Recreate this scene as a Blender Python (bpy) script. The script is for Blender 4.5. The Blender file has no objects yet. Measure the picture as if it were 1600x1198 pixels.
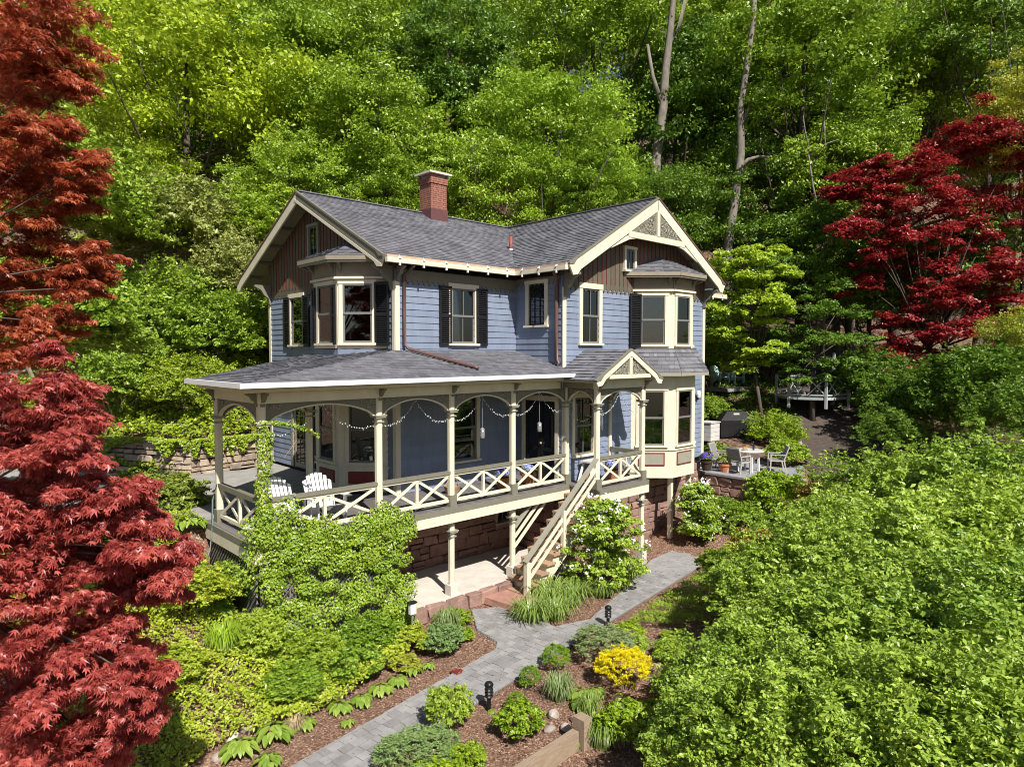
import bpy, bmesh, math, random
import numpy as np
from mathutils import Vector, Matrix, Euler

# ---------------------------------------------------------------- camera, sky, sun, exposure
scn = bpy.context.scene
COL = scn.collection
CAM = Vector((-9.171, -14.018, 3.5))
FW = np.array([0.68331, 0.73013]); RT = np.array([0.73013, -0.68331])
cd = bpy.data.cameras.new('camera'); cam = bpy.data.objects.new('camera', cd); COL.objects.link(cam)
cam.location = CAM
cam.rotation_euler = (math.radians(90 - 2.533), 0, -math.atan2(FW[0], FW[1]))
cd.sensor_width = 36; cd.lens = 36 * 1038.5 / 1600; cd.clip_end = 600; cd.clip_start = .05
scn.camera = cam
SUN_EL = math.radians(46.5)
TOSUN = Vector((-0.305 * math.cos(SUN_EL), -0.952 * math.cos(SUN_EL), math.sin(SUN_EL))).normalized()
w = bpy.data.worlds.new('World'); scn.world = w; w.use_nodes = True
nt = w.node_tree; bg = nt.nodes['Background']
sky = nt.nodes.new('ShaderNodeTexSky'); sky.sky_type = 'NISHITA'; sky.sun_disc = False
sky.sun_elevation = SUN_EL; sky.sun_rotation = math.atan2(TOSUN.x, TOSUN.y)
nt.links.new(sky.outputs[0], bg.inputs[0]); bg.inputs[1].default_value = 0.055
sd = bpy.data.lights.new('sun', 'SUN'); sd.energy = 5.0; sd.angle = math.radians(.55); sd.color = (1, .95, .87)
sun = bpy.data.objects.new('sun', sd); COL.objects.link(sun)
sun.rotation_euler = (-TOSUN).to_track_quat('-Z', 'Y').to_euler()
vs = scn.view_settings; vs.view_transform = 'Standard'; vs.look = 'None'; vs.exposure = 0.52; vs.gamma = 1
cy = scn.cycles
cy.max_bounces = 6; cy.diffuse_bounces = 3; cy.glossy_bounces = 2; cy.transmission_bounces = 3; cy.transparent_max_bounces = 8
cy.filter_width = 1.0; cy.caustics_reflective = False; cy.caustics_refractive = False
try:
    cy.use_denoising = True; cy.denoiser = 'OPENIMAGEDENOISE'
except Exception: pass

rng = np.random.default_rng(7); random.seed(7)

# ---------------------------------------------------------------- materials
MATS = {}

def _new(name):
    m = bpy.data.materials.new(name); m.use_nodes = True; MATS[name] = m
    n = m.node_tree.nodes; return m, n, m.node_tree.links, n['Principled BSDF'], n['Material Output']
def M(name, col, rough=.6, var=.15, scale=6., bump=0., bscale=None, spec=.3, orand=0., stretch=(1, 1, 1), col2=None, metal=0.):
    m, n, l, b, out = _new(name)
    geo = n.new('ShaderNodeNewGeometry'); mp = n.new('ShaderNodeMapping'); mp.inputs['Scale'].default_value = stretch
    l.new(geo.outputs['Position'], mp.inputs[0])
    nz = n.new('ShaderNodeTexNoise'); nz.inputs['Scale'].default_value = scale; nz.inputs['Detail'].default_value = 6; nz.inputs['Roughness'].default_value = .65
    l.new(mp.outputs[0], nz.inputs['Vector'])
    rp = n.new('ShaderNodeValToRGB'); rp.color_ramp.elements[0].position = .3; rp.color_ramp.elements[1].position = .7
    c1 = col2 if col2 else tuple(c * (1 - var) for c in col); c2 = tuple(min(1, c * (1 + var)) for c in col)
    rp.color_ramp.elements[0].color = (*c1, 1); rp.color_ramp.elements[1].color = (*c2, 1)
    l.new(nz.outputs['Fac'], rp.inputs[0])
    src = rp.outputs[0]
    if orand:
        oi = n.new('ShaderNodeObjectInfo'); mr = n.new('ShaderNodeMapRange'); mr.inputs['To Min'].default_value = 1 - orand; mr.inputs['To Max'].default_value = 1 + orand
        l.new(oi.outputs['Random'], mr.inputs['Value'])
        mx = n.new('ShaderNodeVectorMath'); mx.operation = 'SCALE'
        l.new(src, mx.inputs[0]); l.new(mr.outputs[0], mx.inputs['Scale']); src = mx.outputs[0]
    l.new(src, b.inputs['Base Color'])
    b.inputs['Roughness'].default_value = rough; b.inputs['Specular IOR Level'].default_value = spec; b.inputs['Metallic'].default_value = metal
    if bump:
        nb = n.new('ShaderNodeTexNoise'); nb.inputs['Scale'].default_value = bscale or scale * 3; nb.inputs['Detail'].default_value = 5
        l.new(mp.outputs[0], nb.inputs['Vector'])
        bp = n.new('ShaderNodeBump'); bp.inputs['Strength'].default_value = bump; bp.inputs['Distance'].default_value = .02
        l.new(nb.outputs['Fac'], bp.inputs['Height']); l.new(bp.outputs[0], b.inputs['Normal'])
    return m
def LEAF(name, ca, cb, trans=.3, rough=.38, cc=None, spec=.5, patch=.5):
    m, n, l, b, out = _new(name)
    geo = n.new('ShaderNodeNewGeometry')
    nz = n.new('ShaderNodeTexNoise'); nz.inputs['Scale'].default_value = patch; nz.inputs['Detail'].default_value = 2
    l.new(geo.outputs['Position'], nz.inputs['Vector'])
    ad = n.new('ShaderNodeMath'); ad.operation = 'MULTIPLY_ADD'; ad.inputs[1].default_value = .55
    l.new(geo.outputs['Random Per Island'], ad.inputs[0])
    sc = n.new('ShaderNodeMath'); sc.operation = 'MULTIPLY'; sc.inputs[1].default_value = .45; l.new(nz.outputs['Fac'], sc.inputs[0]); l.new(sc.outputs[0], ad.inputs[2])
    oi = n.new('ShaderNodeObjectInfo'); a2 = n.new('ShaderNodeMath'); a2.operation = 'MULTIPLY_ADD'; a2.inputs[1].default_value = .3
    l.new(oi.outputs['Random'], a2.inputs[0]); l.new(ad.outputs[0], a2.inputs[2])
    a3 = n.new('ShaderNodeMath'); a3.operation = 'SUBTRACT'; a3.inputs[1].default_value = .15; l.new(a2.outputs[0], a3.inputs[0])
    rp = n.new('ShaderNodeValToRGB'); e = rp.color_ramp.elements
    e[0].position = .12; e[1].position = .85; e[0].color = (*ca, 1); e[1].color = (*cb, 1)
    if cc: x = e.new(.97); x.color = (*cc, 1)
    l.new(a3.outputs[0], rp.inputs[0])
    l.new(rp.outputs[0], b.inputs['Base Color']); b.inputs['Roughness'].default_value = rough; b.inputs['Specular IOR Level'].default_value = spec
    tr = n.new('ShaderNodeBsdfTranslucent'); l.new(rp.outputs[0], tr.inputs[0])
    mx = n.new('ShaderNodeMixShader'); mx.inputs[0].default_value = trans
    l.new(b.outputs[0], mx.inputs[1]); l.new(tr.outputs[0], mx.inputs[2]); l.new(mx.outputs[0], out.inputs[0])
    return m
def SHINGLE(name):
    m, n, l, b, out = _new(name)
    geo = n.new('ShaderNodeNewGeometry')
    oi = geo.outputs['Random Per Island']
    nz = n.new('ShaderNodeTexNoise'); nz.inputs['Scale'].default_value = 1.1; nz.inputs['Detail'].default_value = 5; l.new(geo.outputs['Position'], nz.inputs['Vector'])
    n2 = n.new('ShaderNodeTexNoise'); n2.inputs['Scale'].default_value = 60; n2.inputs['Detail'].default_value = 2; l.new(geo.outputs['Position'], n2.inputs['Vector'])
    a = n.new('ShaderNodeMath'); a.operation = 'MULTIPLY_ADD'; a.inputs[1].default_value = .34; l.new(oi, a.inputs[0])
    c = n.new('ShaderNodeMath'); c.operation = 'MULTIPLY_ADD'; c.inputs[1].default_value = .5; l.new(nz.outputs['Fac'], c.inputs[0])
    d = n.new('ShaderNodeMath'); d.operation = 'MULTIPLY'; d.inputs[1].default_value = .2; l.new(n2.outputs['Fac'], d.inputs[0])
    l.new(d.outputs[0], c.inputs[2]); l.new(c.outputs[0], a.inputs[2])
    rp = n.new('ShaderNodeValToRGB'); e = rp.color_ramp.elements
    e[0].position = .2; e[0].color = (.085, .087, .098, 1); e[1].position = .85; e[1].color = (.235, .235, .255, 1)
    x = e.new(.5); x.color = (.15, .15, .168, 1)
    l.new(a.outputs[0], rp.inputs[0]); l.new(rp.outputs[0], b.inputs['Base Color']); b.inputs['Roughness'].default_value = .85; b.inputs['Specular IOR Level'].default_value = .2
    return m
def GLASS(name):
    m, n, l, b, out = _new(name)
    tr = n.new('ShaderNodeBsdfTransparent'); tr.inputs[0].default_value = (.55, .58, .6, 1)
    gl = n.new('ShaderNodeBsdfGlossy'); gl.inputs['Roughness'].default_value = .015; gl.inputs[0].default_value = (.9, .95, 1, 1)
    fr = n.new('ShaderNodeFresnel'); fr.inputs[0].default_value = 1.6
    ad = n.new('ShaderNodeMath'); ad.inputs[1].default_value = .05; l.new(fr.outputs[0], ad.inputs[0])
    mx = n.new('ShaderNodeMixShader'); l.new(ad.outputs[0], mx.inputs[0]); l.new(tr.outputs[0], mx.inputs[1]); l.new(gl.outputs[0], mx.inputs[2]); l.new(mx.outputs[0], out.inputs[0])
    return m

M('siding', (.20, .238, .325), .55, .13, 2.2, .08, 40, orand=.07, stretch=(1.6, 1.6, .5))
M('cream', (.68, .62, .49), .5, .09, 3, .04, 30, orand=.04, stretch=(1, 1, .6))
M('white', (.78, .78, .77), .45, .04, 5)
M('olive', (.185, .175, .135), .55, .1, 5, .04, 30)
M('olive_light', (.30, .285, .23), .55, .08, 5)
M('brownboard', (.115, .085, .07), .6, .15, 5, orand=.1)
M('taupe', (.27, .235, .175), .6, .1, 5, orand=.08)
M('gableboard', (.125, .105, .078), .6, .15, 5, orand=.1)  # taupe boards darkened: shade of the roof overhang is put into the colour
M('chip', (.20, .12, .085), .9, .3, 9, orand=0)
M('redtrim', (.19, .04, .032), .5, .1, 6)
M('black', (.014, .014, .016), .4, .2, 6)
M('sash', (.17, .165, .16), .5, .08, 6)
M('gutter', (.74, .75, .78), .35, .05, 5)
M('gutterbrown', (.13, .075, .065), .4, .12, 5)
M('copper', (.55, .38, .25), .45, .1, 4)
M('deck', (.15, .14, .14), .6, .2, 8, .1, 40, orand=.18, stretch=(6, 1, 1))
M('tread', (.36, .24, .155), .7, .25, 9, .2, 30, orand=.12, stretch=(2, 8, 1))
M('timber', (.30, .225, .16), .8, .25, 5, .3, 20, stretch=(1, 9, 9))
M('brick', (.30, .13, .095), .8, .3, 14, .2, 60)
M('mortar', (.42, .36, .32), .9, .12, 20, .2, 80)
M('flash', (.125, .055, .055), .5, .12, 5)
M('pipe', (.27, .07, .055), .5, .1, 5)
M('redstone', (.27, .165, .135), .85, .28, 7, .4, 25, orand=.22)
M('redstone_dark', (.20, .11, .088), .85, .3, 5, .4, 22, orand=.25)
M('mortarstone', (.20, .125, .10), .95, .15, 10, .3, 30)
M('drystone', (.36, .285, .215), .9, .3, 5, .5, 18, orand=.25)
M('rock', (.38, .32, .28), .9, .3, 5, .5, 15, orand=.2)
M('slabred', (.37, .2, .155), .85, .2, 5, .35, 25, orand=.1)
M('concrete', (.58, .53, .47), .85, .14, 2.5, .2, 40)
M('paver', (.26, .252, .252), .85, .2, 3, .25, 60, orand=.17)
M('paverjoint', (.16, .15, .14), .95, .2, 30)
M('patio', (.30, .285, .27), .85, .2, 2.5, .2, 30)
M('bluestone', (.27, .27, .285), .8, .15, 2.5, .2, 30)
M('asphalt', (.085, .065, .055), .9, .35, 6, .3, 60)
M('terracotta', (.47, .18, .085), .7, .15, 9)
M('soil', (.05, .035, .025), .95, .3, 20)
M('bark', (.10, .08, .065), .9, .35, 4, .6, 12, stretch=(3, 3, .7))
M('barkpale', (.19, .165, .14), .9, .35, 3, .5, 10, stretch=(2, 2, .8))
M('twig', (.25, .2, .15), .9, .3, 6)
M('aqua', (.45, .66, .68), .5, .06, 5)
M('chairwhite', (.70, .70, .70), .45, .03, 5)
M('greymetal', (.42, .40, .38), .4, .08, 5)
M('sling', (.22, .21, .20), .7, .1, 30)
M('cover', (.009, .009, .011), .6, .3, 3, .5, 6)
M('tablegrey', (.55, .54, .52), .5, .08, 5)
M('curtain', (.62, .63, .66), .8, .12, 6)
M('interior', (.085, .075, .07), .8, .3, 1.5)
M('bottle', (.01, .014, .05), .15, .1, 5, spec=.6)
M('orange', (.6, .25, .07), .6, .2, 20)
M('bluefl', (.28, .32, .68), .6, .2, 30)
M('purplefl', (.11, .05, .5), .6, .2, 30)
M('whitefl', (.85, .86, .82), .6, .04, 30)
M('lampblack', (.012, .012, .013), .35, .1, 8)
M('lampglass', (.75, .76, .78), .25, .03, 8)
M('galv', (.35, .35, .36), .4, .15, 9, metal=.5)
M('cable', (.16, .2, .2), .5, .1, 8)
M('bulb', (.85, .86, .85), .2, .03, 8)
M('dimwhite', (.42, .45, .45), .6, .12, 5)  # white paint dimmed, the shade under the trees is in its colour
M('gravel', (.40, .36, .33), .95, .35, 30, .5, 50)
SHINGLE('shingle'); GLASS('glass')
# foliage
LEAF('lf_maple_yg', (.21, .33, .015), (.56, .66, .05), .35)
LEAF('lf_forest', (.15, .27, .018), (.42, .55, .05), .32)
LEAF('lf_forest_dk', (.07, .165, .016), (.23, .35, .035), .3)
LEAF('lf_lime', (.20, .35, .025), (.38, .53, .05), .35)
LEAF('lf_limemaple', (.30, .43, .025), (.53, .66, .06), .4)
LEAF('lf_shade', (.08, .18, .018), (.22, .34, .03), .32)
LEAF('lf_yellowish', (0.250, 0.325, 0.025), (0.500, 0.500, 0.062), .35)
LEAF('lf_rhodo', (.19, .27, .035), (.42, .43, .13), .25, cc=(.38, .28, .16), patch=1.2)
LEAF('lf_bush', (.15, .28, .022), (.40, .52, .06), .3)
LEAF('lf_bigshrub', (.17, .30, .033), (.50, .63, .095), .32, patch=1.0)
LEAF('lf_ivy', (0.175, 0.288, 0.019), (0.425, 0.512, 0.044), .3, patch=1.0)
LEAF('lf_cover', (0.237, 0.350, 0.025), (0.550, 0.600, 0.062), .3, patch=1.2)
LEAF('lf_vine', (0.188, 0.312, 0.025), (0.450, 0.550, 0.062), .3, cc=(.42, .36, .22), patch=1.6)
LEAF('lf_hosta', (.16, .27, .03), (.34, .45, .07), .3)
LEAF('lf_blue', (0.125, 0.225, 0.062), (0.300, 0.413, 0.138), .25)
LEAF('lf_grey', (0.188, 0.269, 0.094), (0.375, 0.450, 0.188), .25)
LEAF('lf_gold', (.80, .68, .008), (.92, .82, .02), .3)
LEAF('lf_thuja', (0.125, 0.275, 0.015), (0.275, 0.450, 0.025), .25)
LEAF('lf_round', (0.175, 0.312, 0.019), (0.413, 0.537, 0.037), .3)
LEAF('lf_grass', (0.138, 0.237, 0.037), (0.375, 0.475, 0.125), .25)
LEAF('lf_straw', (0.375, 0.288, 0.150), (0.625, 0.500, 0.312), .25)
LEAF('lf_yew', (0.138, 0.213, 0.025), (0.350, 0.388, 0.062), .2)
LEAF('lf_red', (.22, .024, .026), (.62, .14, .11), .42, cc=(.62, .26, .1), patch=1.1)
LEAF('lf_redfar', (.12, .008, .010), (.44, .04, .04), .4, patch=.8)
LEAF('lf_redorange', (.18, .025, .014), (.56, .14, .055), .42, cc=(.6, .25, .09), patch=.9)
LEAF('lf_mulch', (.09, .05, .035), (.30, .19, .135), 0, .8, cc=(.5, .37, .28), spec=.1)
LEAF('lf_bronze', (0.225, 0.150, 0.025), (0.475, 0.325, 0.075), .3)
def ground_mat():
    m, n, l, b, out = _new('groundmat')
    geo = n.new('ShaderNodeNewGeometry')
    def noise(s, d=4):
        q = n.new('ShaderNodeTexNoise'); q.inputs['Scale'].default_value = s; q.inputs['Detail'].default_value = d; l.new(geo.outputs['Position'], q.inputs['Vector']); return q.outputs['Fac']
    def ramp(f, *st):
        r = n.new('ShaderNodeValToRGB'); e = r.color_ramp.elements
        e[0].position = st[0][0]; e[0].color = (*st[0][1], 1); e[1].position = st[-1][0]; e[1].color = (*st[-1][1], 1)
        for p_, c_ in st[1:-1]: x = e.new(p_); x.color = (*c_, 1)
        l.new(f, r.inputs[0]); return r.outputs[0]
    vo = n.new('ShaderNodeTexVoronoi'); vo.inputs['Scale'].default_value = 38; l.new(geo.outputs['Position'], vo.inputs['Vector'])
    sp = n.new('ShaderNodeSeparateColor'); l.new(vo.outputs['Color'], sp.inputs[0])
    mulch = ramp(sp.outputs[0], (0, (.10, .055, .038)), (.5, (.20, .115, .08)), (.85, (.30, .19, .135)), (1, (.48, .34, .25)))
    litter = ramp(noise(7, 8), (.3, (.05, .035, .022)), (.5, (.16, .10, .07)), (.72, (.38, .26, .19)))
    at = n.new('ShaderNodeAttribute'); at.attribute_name = 'zone'
    mx = n.new('ShaderNodeMix'); mx.data_type = 'RGBA'; l.new(at.outputs['Fac'], mx.inputs[0]); l.new(mulch, mx.inputs[6]); l.new(litter, mx.inputs[7])
    l.new(mx.outputs[2], b.inputs['Base Color']); b.inputs['Roughness'].default_value = .95; b.inputs['Specular IOR Level'].default_value = .1
    bp = n.new('ShaderNodeBump'); bp.inputs['Strength'].default_value = .7; bp.inputs['Distance'].default_value = .03; l.new(sp.outputs[1], bp.inputs['Height']); l.new(bp.outputs[0], b.inputs['Normal'])
ground_mat()

# ---------------------------------------------------------------- object helpers
ORG = {}
def org(o): return ORG.get(o.name, Vector((0, 0, 0))) if o else Vector((0, 0, 0))
LABELS = set()
def tag(o, label, cat=None, group=None, kind=None):
    if label: o['label'] = label
    if cat: o['category'] = cat
    if group: o['group'] = group
    if kind: o['kind'] = kind
    return o
def thing(name, label, cat, loc, rz=0, group=None, scale=1):
    o = bpy.data.objects.new(name, None); COL.objects.link(o); o.location = loc; o.rotation_euler = (0, 0, rz)
    o.scale = (scale,) * 3; o.empty_display_size = .2
    return tag(o, label, cat, group)
def house_root(name, label, cat, loc):
    o = thing(name, label, cat, loc); ORG[o.name] = Vector(loc); return o
def link(name, me, mat=None, parent=None, loc=(0, 0, 0), rot=(0, 0, 0), scale=(1, 1, 1), kind=None):
    o = bpy.data.objects.new(name, me); COL.objects.link(o)
    o.location = loc; o.rotation_euler = rot; o.scale = scale
    if parent: o.parent = parent
    if mat:
        if not me.materials: me.materials.append(None)
        o.material_slots[0].link = 'OBJECT'; o.material_slots[0].material = MATS[mat]
    if kind: o['kind'] = kind
    return o
class MB:
    def __init__(s): s.V = []; s.F = []
    def add(s, vs, fs):
        k = len(s.V); s.V += [tuple(v) for v in vs]; s.F += [tuple(i + k for i in f) for f in fs]; return s
    def hexa(s, p):  # 8 pts: bottom 4 ccw, top 4
        return s.add(p, [(3, 2, 1, 0), (4, 5, 6, 7), (0, 1, 5, 4), (1, 2, 6, 5), (2, 3, 7, 6), (3, 0, 4, 7)])
    def box(s, x0, x1, y0, y1, z0, z1):
        return s.hexa([(x0, y0, z0), (x1, y0, z0), (x1, y1, z0), (x0, y1, z0), (x0, y0, z1), (x1, y0, z1), (x1, y1, z1), (x0, y1, z1)])
    def bar(s, p0, p1, w_, h_, up=(0, 0, 1)):
        p0 = Vector(p0); p1 = Vector(p1); d = (p1 - p0).normalized(); u = Vector(up)
        a = d.cross(u)
        if a.length < 1e-4: a = d.cross(Vector((1, 0, 0)))
        a.normalize(); b = a.cross(d).normalized(); a *= w_ / 2; b *= h_ / 2
        return s.hexa([p0 - a - b, p0 + a - b, p1 + a - b, p1 - a - b, p0 - a + b, p0 + a + b, p1 + a + b, p1 - a + b])
    def tube(s, pts, r, n=6):
        pts = [Vector(p) for p in pts]; k = len(s.V); rs = r if isinstance(r, (list, tuple)) else [r] * len(pts)
        for i, p in enumerate(pts):
            d = (pts[min(i + 1, len(pts) - 1)] - pts[max(i - 1, 0)]).normalized()
            a = d.cross(Vector((0, 0, 1)) if abs(d.z) < .95 else Vector((1, 0, 0))).normalized(); b = d.cross(a)
            for j in range(n):
                t = 2 * math.pi * j / n; s.V.append(tuple(p + (a * math.cos(t) + b * math.sin(t)) * rs[i]))
        for i in range(len(pts) - 1):
            for j in range(n):
                j2 = (j + 1) % n; s.F.append((k + i * n + j, k + i * n + j2, k + (i + 1) * n + j2, k + (i + 1) * n + j))
        s.F.append(tuple(k + j for j in range(n))[::-1]); s.F.append(tuple(k + (len(pts) - 1) * n + j for j in range(n)))
        return s
    def lathe(s, c, prof, n=10):
        k = len(s.V); c = Vector(c)
        for r, z in prof:
            for j in range(n):
                t = 2 * math.pi * (j + .5) / n; s.V.append((c.x + r * math.cos(t), c.y + r * math.sin(t), c.z + z))
        for i in range(len(prof) - 1):
            for j in range(n):
                j2 = (j + 1) % n; s.F.append((k + i * n + j, k + i * n + j2, k + (i + 1) * n + j2, k + (i + 1) * n + j))
        s.F.append(tuple(k + j for j in range(n))[::-1]); s.F.append(tuple(k + (len(prof) - 1) * n + j for j in range(n)))
        return s
    def prism(s, O, e1, e2, poly, t):
        O = Vector(O); e1 = Vector(e1); e2 = Vector(e2); nn = e1.cross(e2).normalized() * t
        a = [O + e1 * u + e2 * v for u, v in poly]; n = len(a)
        return s.add(a + [q + nn for q in a], [tuple(range(n))[::-1], tuple(range(n, 2 * n))] + [(i, (i + 1) % n, n + (i + 1) % n, n + i) for i in range(n)])
    def mesh(s, name, off=Vector((0, 0, 0)), smooth=False):
        me = bpy.data.meshes.new(name); ox, oy, oz = off
        me.from_pydata([(x - ox, y - oy, z - oz) for x, y, z in s.V], [], s.F)
        bm = bmesh.new(); bm.from_mesh(me); bmesh.ops.recalc_face_normals(bm, faces=bm.faces); bm.to_mesh(me); bm.free()
        if smooth: me.polygons.foreach_set('use_smooth', [True] * len(me.polygons))
        return me
    def build(s, name, mat, parent=None, smooth=False, kind=None, root=None):
        off = org(root or parent)
        o = link(name, s.mesh(name, off, smooth), mat, parent, kind=kind)
        if parent: ORG[o.name] = off
        return o
def sm(a): a = np.clip(a, 0, 1); return a * a * (3 - 2 * a)
def interp(x, xs, ys): return np.interp(x, xs, ys)
def terr(x, y):
    x = np.asarray(x, float); y = np.asarray(y, float)
    s = (x - CAM.x) * FW[0] + (y - CAM.y) * FW[1]; t = (x - CAM.x) * RT[0] + (y - CAM.y) * RT[1]
    z = -2.37 + 0 * x
    Lf = sm((-3.9 - x) / 1.6) * sm((y + 4.6) / 4.6); z = z + Lf * 2.22
    Rr = sm((x - 6.8) / 5.5) * sm((y + 7.2) / 3.2); z = z + Rr * 1.0
    z = z - .9 * sm((-6.5 - y) / 6) * sm((x + 3) / -4)
    sl = interp(t, [-40, -14.2, -9.5, -7.6, -4], [24, 21.6, 19.9, 22.4, 26])
    zl = interp(s - sl, [-.05, .05, 6, 12, 25, 60, 110], [-9, .72, 5.0, 8.6, 14.5, 32, 52])
    zr = interp(s, [0, 21.8, 23.2, 28, 30, 33, 36, 45, 60, 80, 130], [-9, -9, -.72, -.12, .5, 1.5, 2.3, 5.5, 13, 25, 45])
    k = sm((t + 4) / 8)
    hz = zl * (1 - k) + zr * k
    inhouse = (x > -.5) & (x < 15) & (y > -2.5) & (y < 8.2)
    hz = np.where(inhouse, -9, hz)
    left = (x < .5) & (y > .3) & (s < sl + .1)
    z = np.where(left & (x < -3.0), np.maximum(z, -.15), z)
    return np.maximum(z, hz)
def G(x, y): return float(terr(x, y))
def ST(s, t): return CAM.x + s * FW[0] + t * RT[0], CAM.y + s * FW[1] + t * RT[1]
def PXD(px, py, d):  # a direction and distance measured on the photograph -> place in the scene
    tp = math.radians(2.533); u = (px - 800) / 1038.5; v = (599 - py) / 1038.5
    s = d * (math.cos(tp) + v * math.sin(tp)); x, y = ST(s, d * u)
    return Vector((x, y, CAM.z + d * (v * math.cos(tp) - math.sin(tp))))
def np_mesh(name, V, T):
    me = bpy.data.meshes.new(name); V = np.asarray(V, np.float32); T = np.asarray(T, np.int32); k = T.shape[1]
    me.vertices.add(len(V)); me.vertices.foreach_set('co', V.ravel())
    me.loops.add(T.size); me.loops.foreach_set('vertex_index', T.ravel())
    me.polygons.add(len(T)); me.polygons.foreach_set('loop_start', np.arange(0, T.size, k, dtype=np.int32)); me.polygons.foreach_set('loop_total', np.full(len(T), k, np.int32))
    me.update(calc_edges=True); return me
# ---------------------------------------------------------------- leaf builders
def unit(v): return v / np.maximum(np.linalg.norm(v, axis=1, keepdims=True), 1e-6)
def leaf_arr(c, nrm, size, asp=.55, fold=.18, r=rng, droop=None):
    n = len(c); nrm = unit(nrm)
    u = unit(np.cross(nrm, unit(r.normal(size=(n, 3))))) if droop is None else unit(droop - nrm * np.sum(droop * nrm, 1, keepdims=True) + 1e-4)
    v = np.cross(nrm, u); sz = (size * r.uniform(.5, 1.4, n))[:, None]
    V = np.stack([c - u * sz * .5, c + v * sz * asp * .5 + nrm * sz * fold * .5, c + u * sz * .5 - nrm * sz * fold * .3, c - v * sz * asp * .5 + nrm * sz * fold * .5], 1).reshape(-1, 3)
    b = np.arange(n)[:, None] * 4
    T = np.concatenate([b + np.array([[0, 2, 1]]), b + np.array([[0, 3, 2]])], 0)
    return V, T
STAR_A = np.radians([180, -100, -72, -48, -24, 0, 24, 48, 72, 100])
STAR_R = np.array([.12, .62, .26, .85, .27, 1., .27, .85, .26, .62])
def star_arr(c, nrm, size, r=rng, droop=None):
    """five-lobed leaf: one slim pointed lobe each, all meeting at the stalk"""
    n = len(c); nrm = unit(nrm); d = unit(r.normal(size=(n, 3))) if droop is None else unit(droop)
    u = unit(d - nrm * np.sum(d * nrm, 1, keepdims=True)); v = np.cross(nrm, u); sz = size * r.uniform(.55, 1.3, n)
    LB = [(0, 1.), (.72, .9), (-.72, .9), (1.5, .62), (-1.5, .62)]; k = 11; P = np.zeros((n, k, 3)); P[:, 0] = c - u * (sz * .12)[:, None]; T = []
    b = np.arange(n)[:, None] * k
    for j, (a, L) in enumerate(LB):
        dr = u * math.cos(a) + v * math.sin(a); sd = -u * math.sin(a) + v * math.cos(a); q = (sz * L * .66)[:, None]
        P[:, 1 + j] = c + dr * q - nrm * q * .3
        P[:, 6 + j] = c + dr * q * .38 + sd * q * .2
    for j in range(5): T.append(b + np.array([[0, 6 + j, 1 + j]]))
    T2 = []
    for j in range(5): pass
    return P.reshape(-1, 3), np.concatenate(T, 0)
def cat_mesh(name, parts):
    V = []; T = []; k = 0
    for v, t in parts: V.append(v); T.append(t + k); k += len(v)
    return np_mesh(name, np.concatenate(V), np.concatenate(T))
def clumps(cen, rad, per, r, up=.7, flat=.6, shell=.55, dome=.7, jit=.5, droop=.22, spray=8):
    """leaf centres and normals for a set of leaf clumps"""
    cen = np.asarray(cen, float); rad = np.asarray(rad, float)
    idx = np.repeat(np.arange(len(cen)), per); n = len(idx)
    d = unit(r.normal(size=(n, 3))); q = r.uniform(0, 1, n) ** shell
    d[:, 2] = np.where(d[:, 2] < -.1, -d[:, 2] * dome + d[:, 2] * (1 - dome), d[:, 2])
    off = d * (q * rad[idx])[:, None]; off[:, 2] *= flat
    off[:, 2] -= droop * (off[:, 0] ** 2 + off[:, 1] ** 2) / np.maximum(rad[idx], 1e-3)
    nr = d * .7 + np.array([0, 0, up]) + np.array(TOSUN) * .45 + r.normal(size=(n, 3)) * jit
    P = cen[idx] + off
    if spray:   # leaves sit in small sprays that share a plane, so that light falls on them together
        gid = (np.arange(n) // spray) * spray
        P = P[gid] + r.normal(size=(n, 3)) * (.17 * rad[idx])[:, None] * np.array([1, 1, .6]); nr = unit(nr[gid]) + r.normal(size=(n, 3)) * .33
    return P, nr
def crown_mesh(name, seed, R=4.5, H=9., nc=190, per=210, leaf=.17, clump=.85, asp=.6, flat=.6, low=-.75):
    r = np.random.default_rng(seed)
    d = unit(r.normal(size=(nc * 2, 3))); d = d[d[:, 2] > low][:nc]; n = len(d)
    ph = r.uniform(0, 6.28, 4); az = np.arctan2(d[:, 1], d[:, 0])
    lob = 1 + .16 * np.sin(3 * az + ph[0] + 3 * d[:, 2]) + .12 * np.sin(5 * az + ph[1] - 4 * d[:, 2]) + .1 * r.normal(size=n)
    q = r.uniform(.25, 1, n) ** .45
    taper = 1 - .35 * np.clip(d[:, 2], 0, 1)
    c = d * (q * lob * taper)[:, None] * np.array([R, R, H / 2])
    rad = clump * r.uniform(.6, 1.25, n)
    P, N = clumps(c, rad, per, r, up=.45, flat=.78, dome=.5, jit=.7, droop=.1)
    return cat_mesh(name, [leaf_arr(P, N, leaf, asp, r=r)]), c
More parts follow.
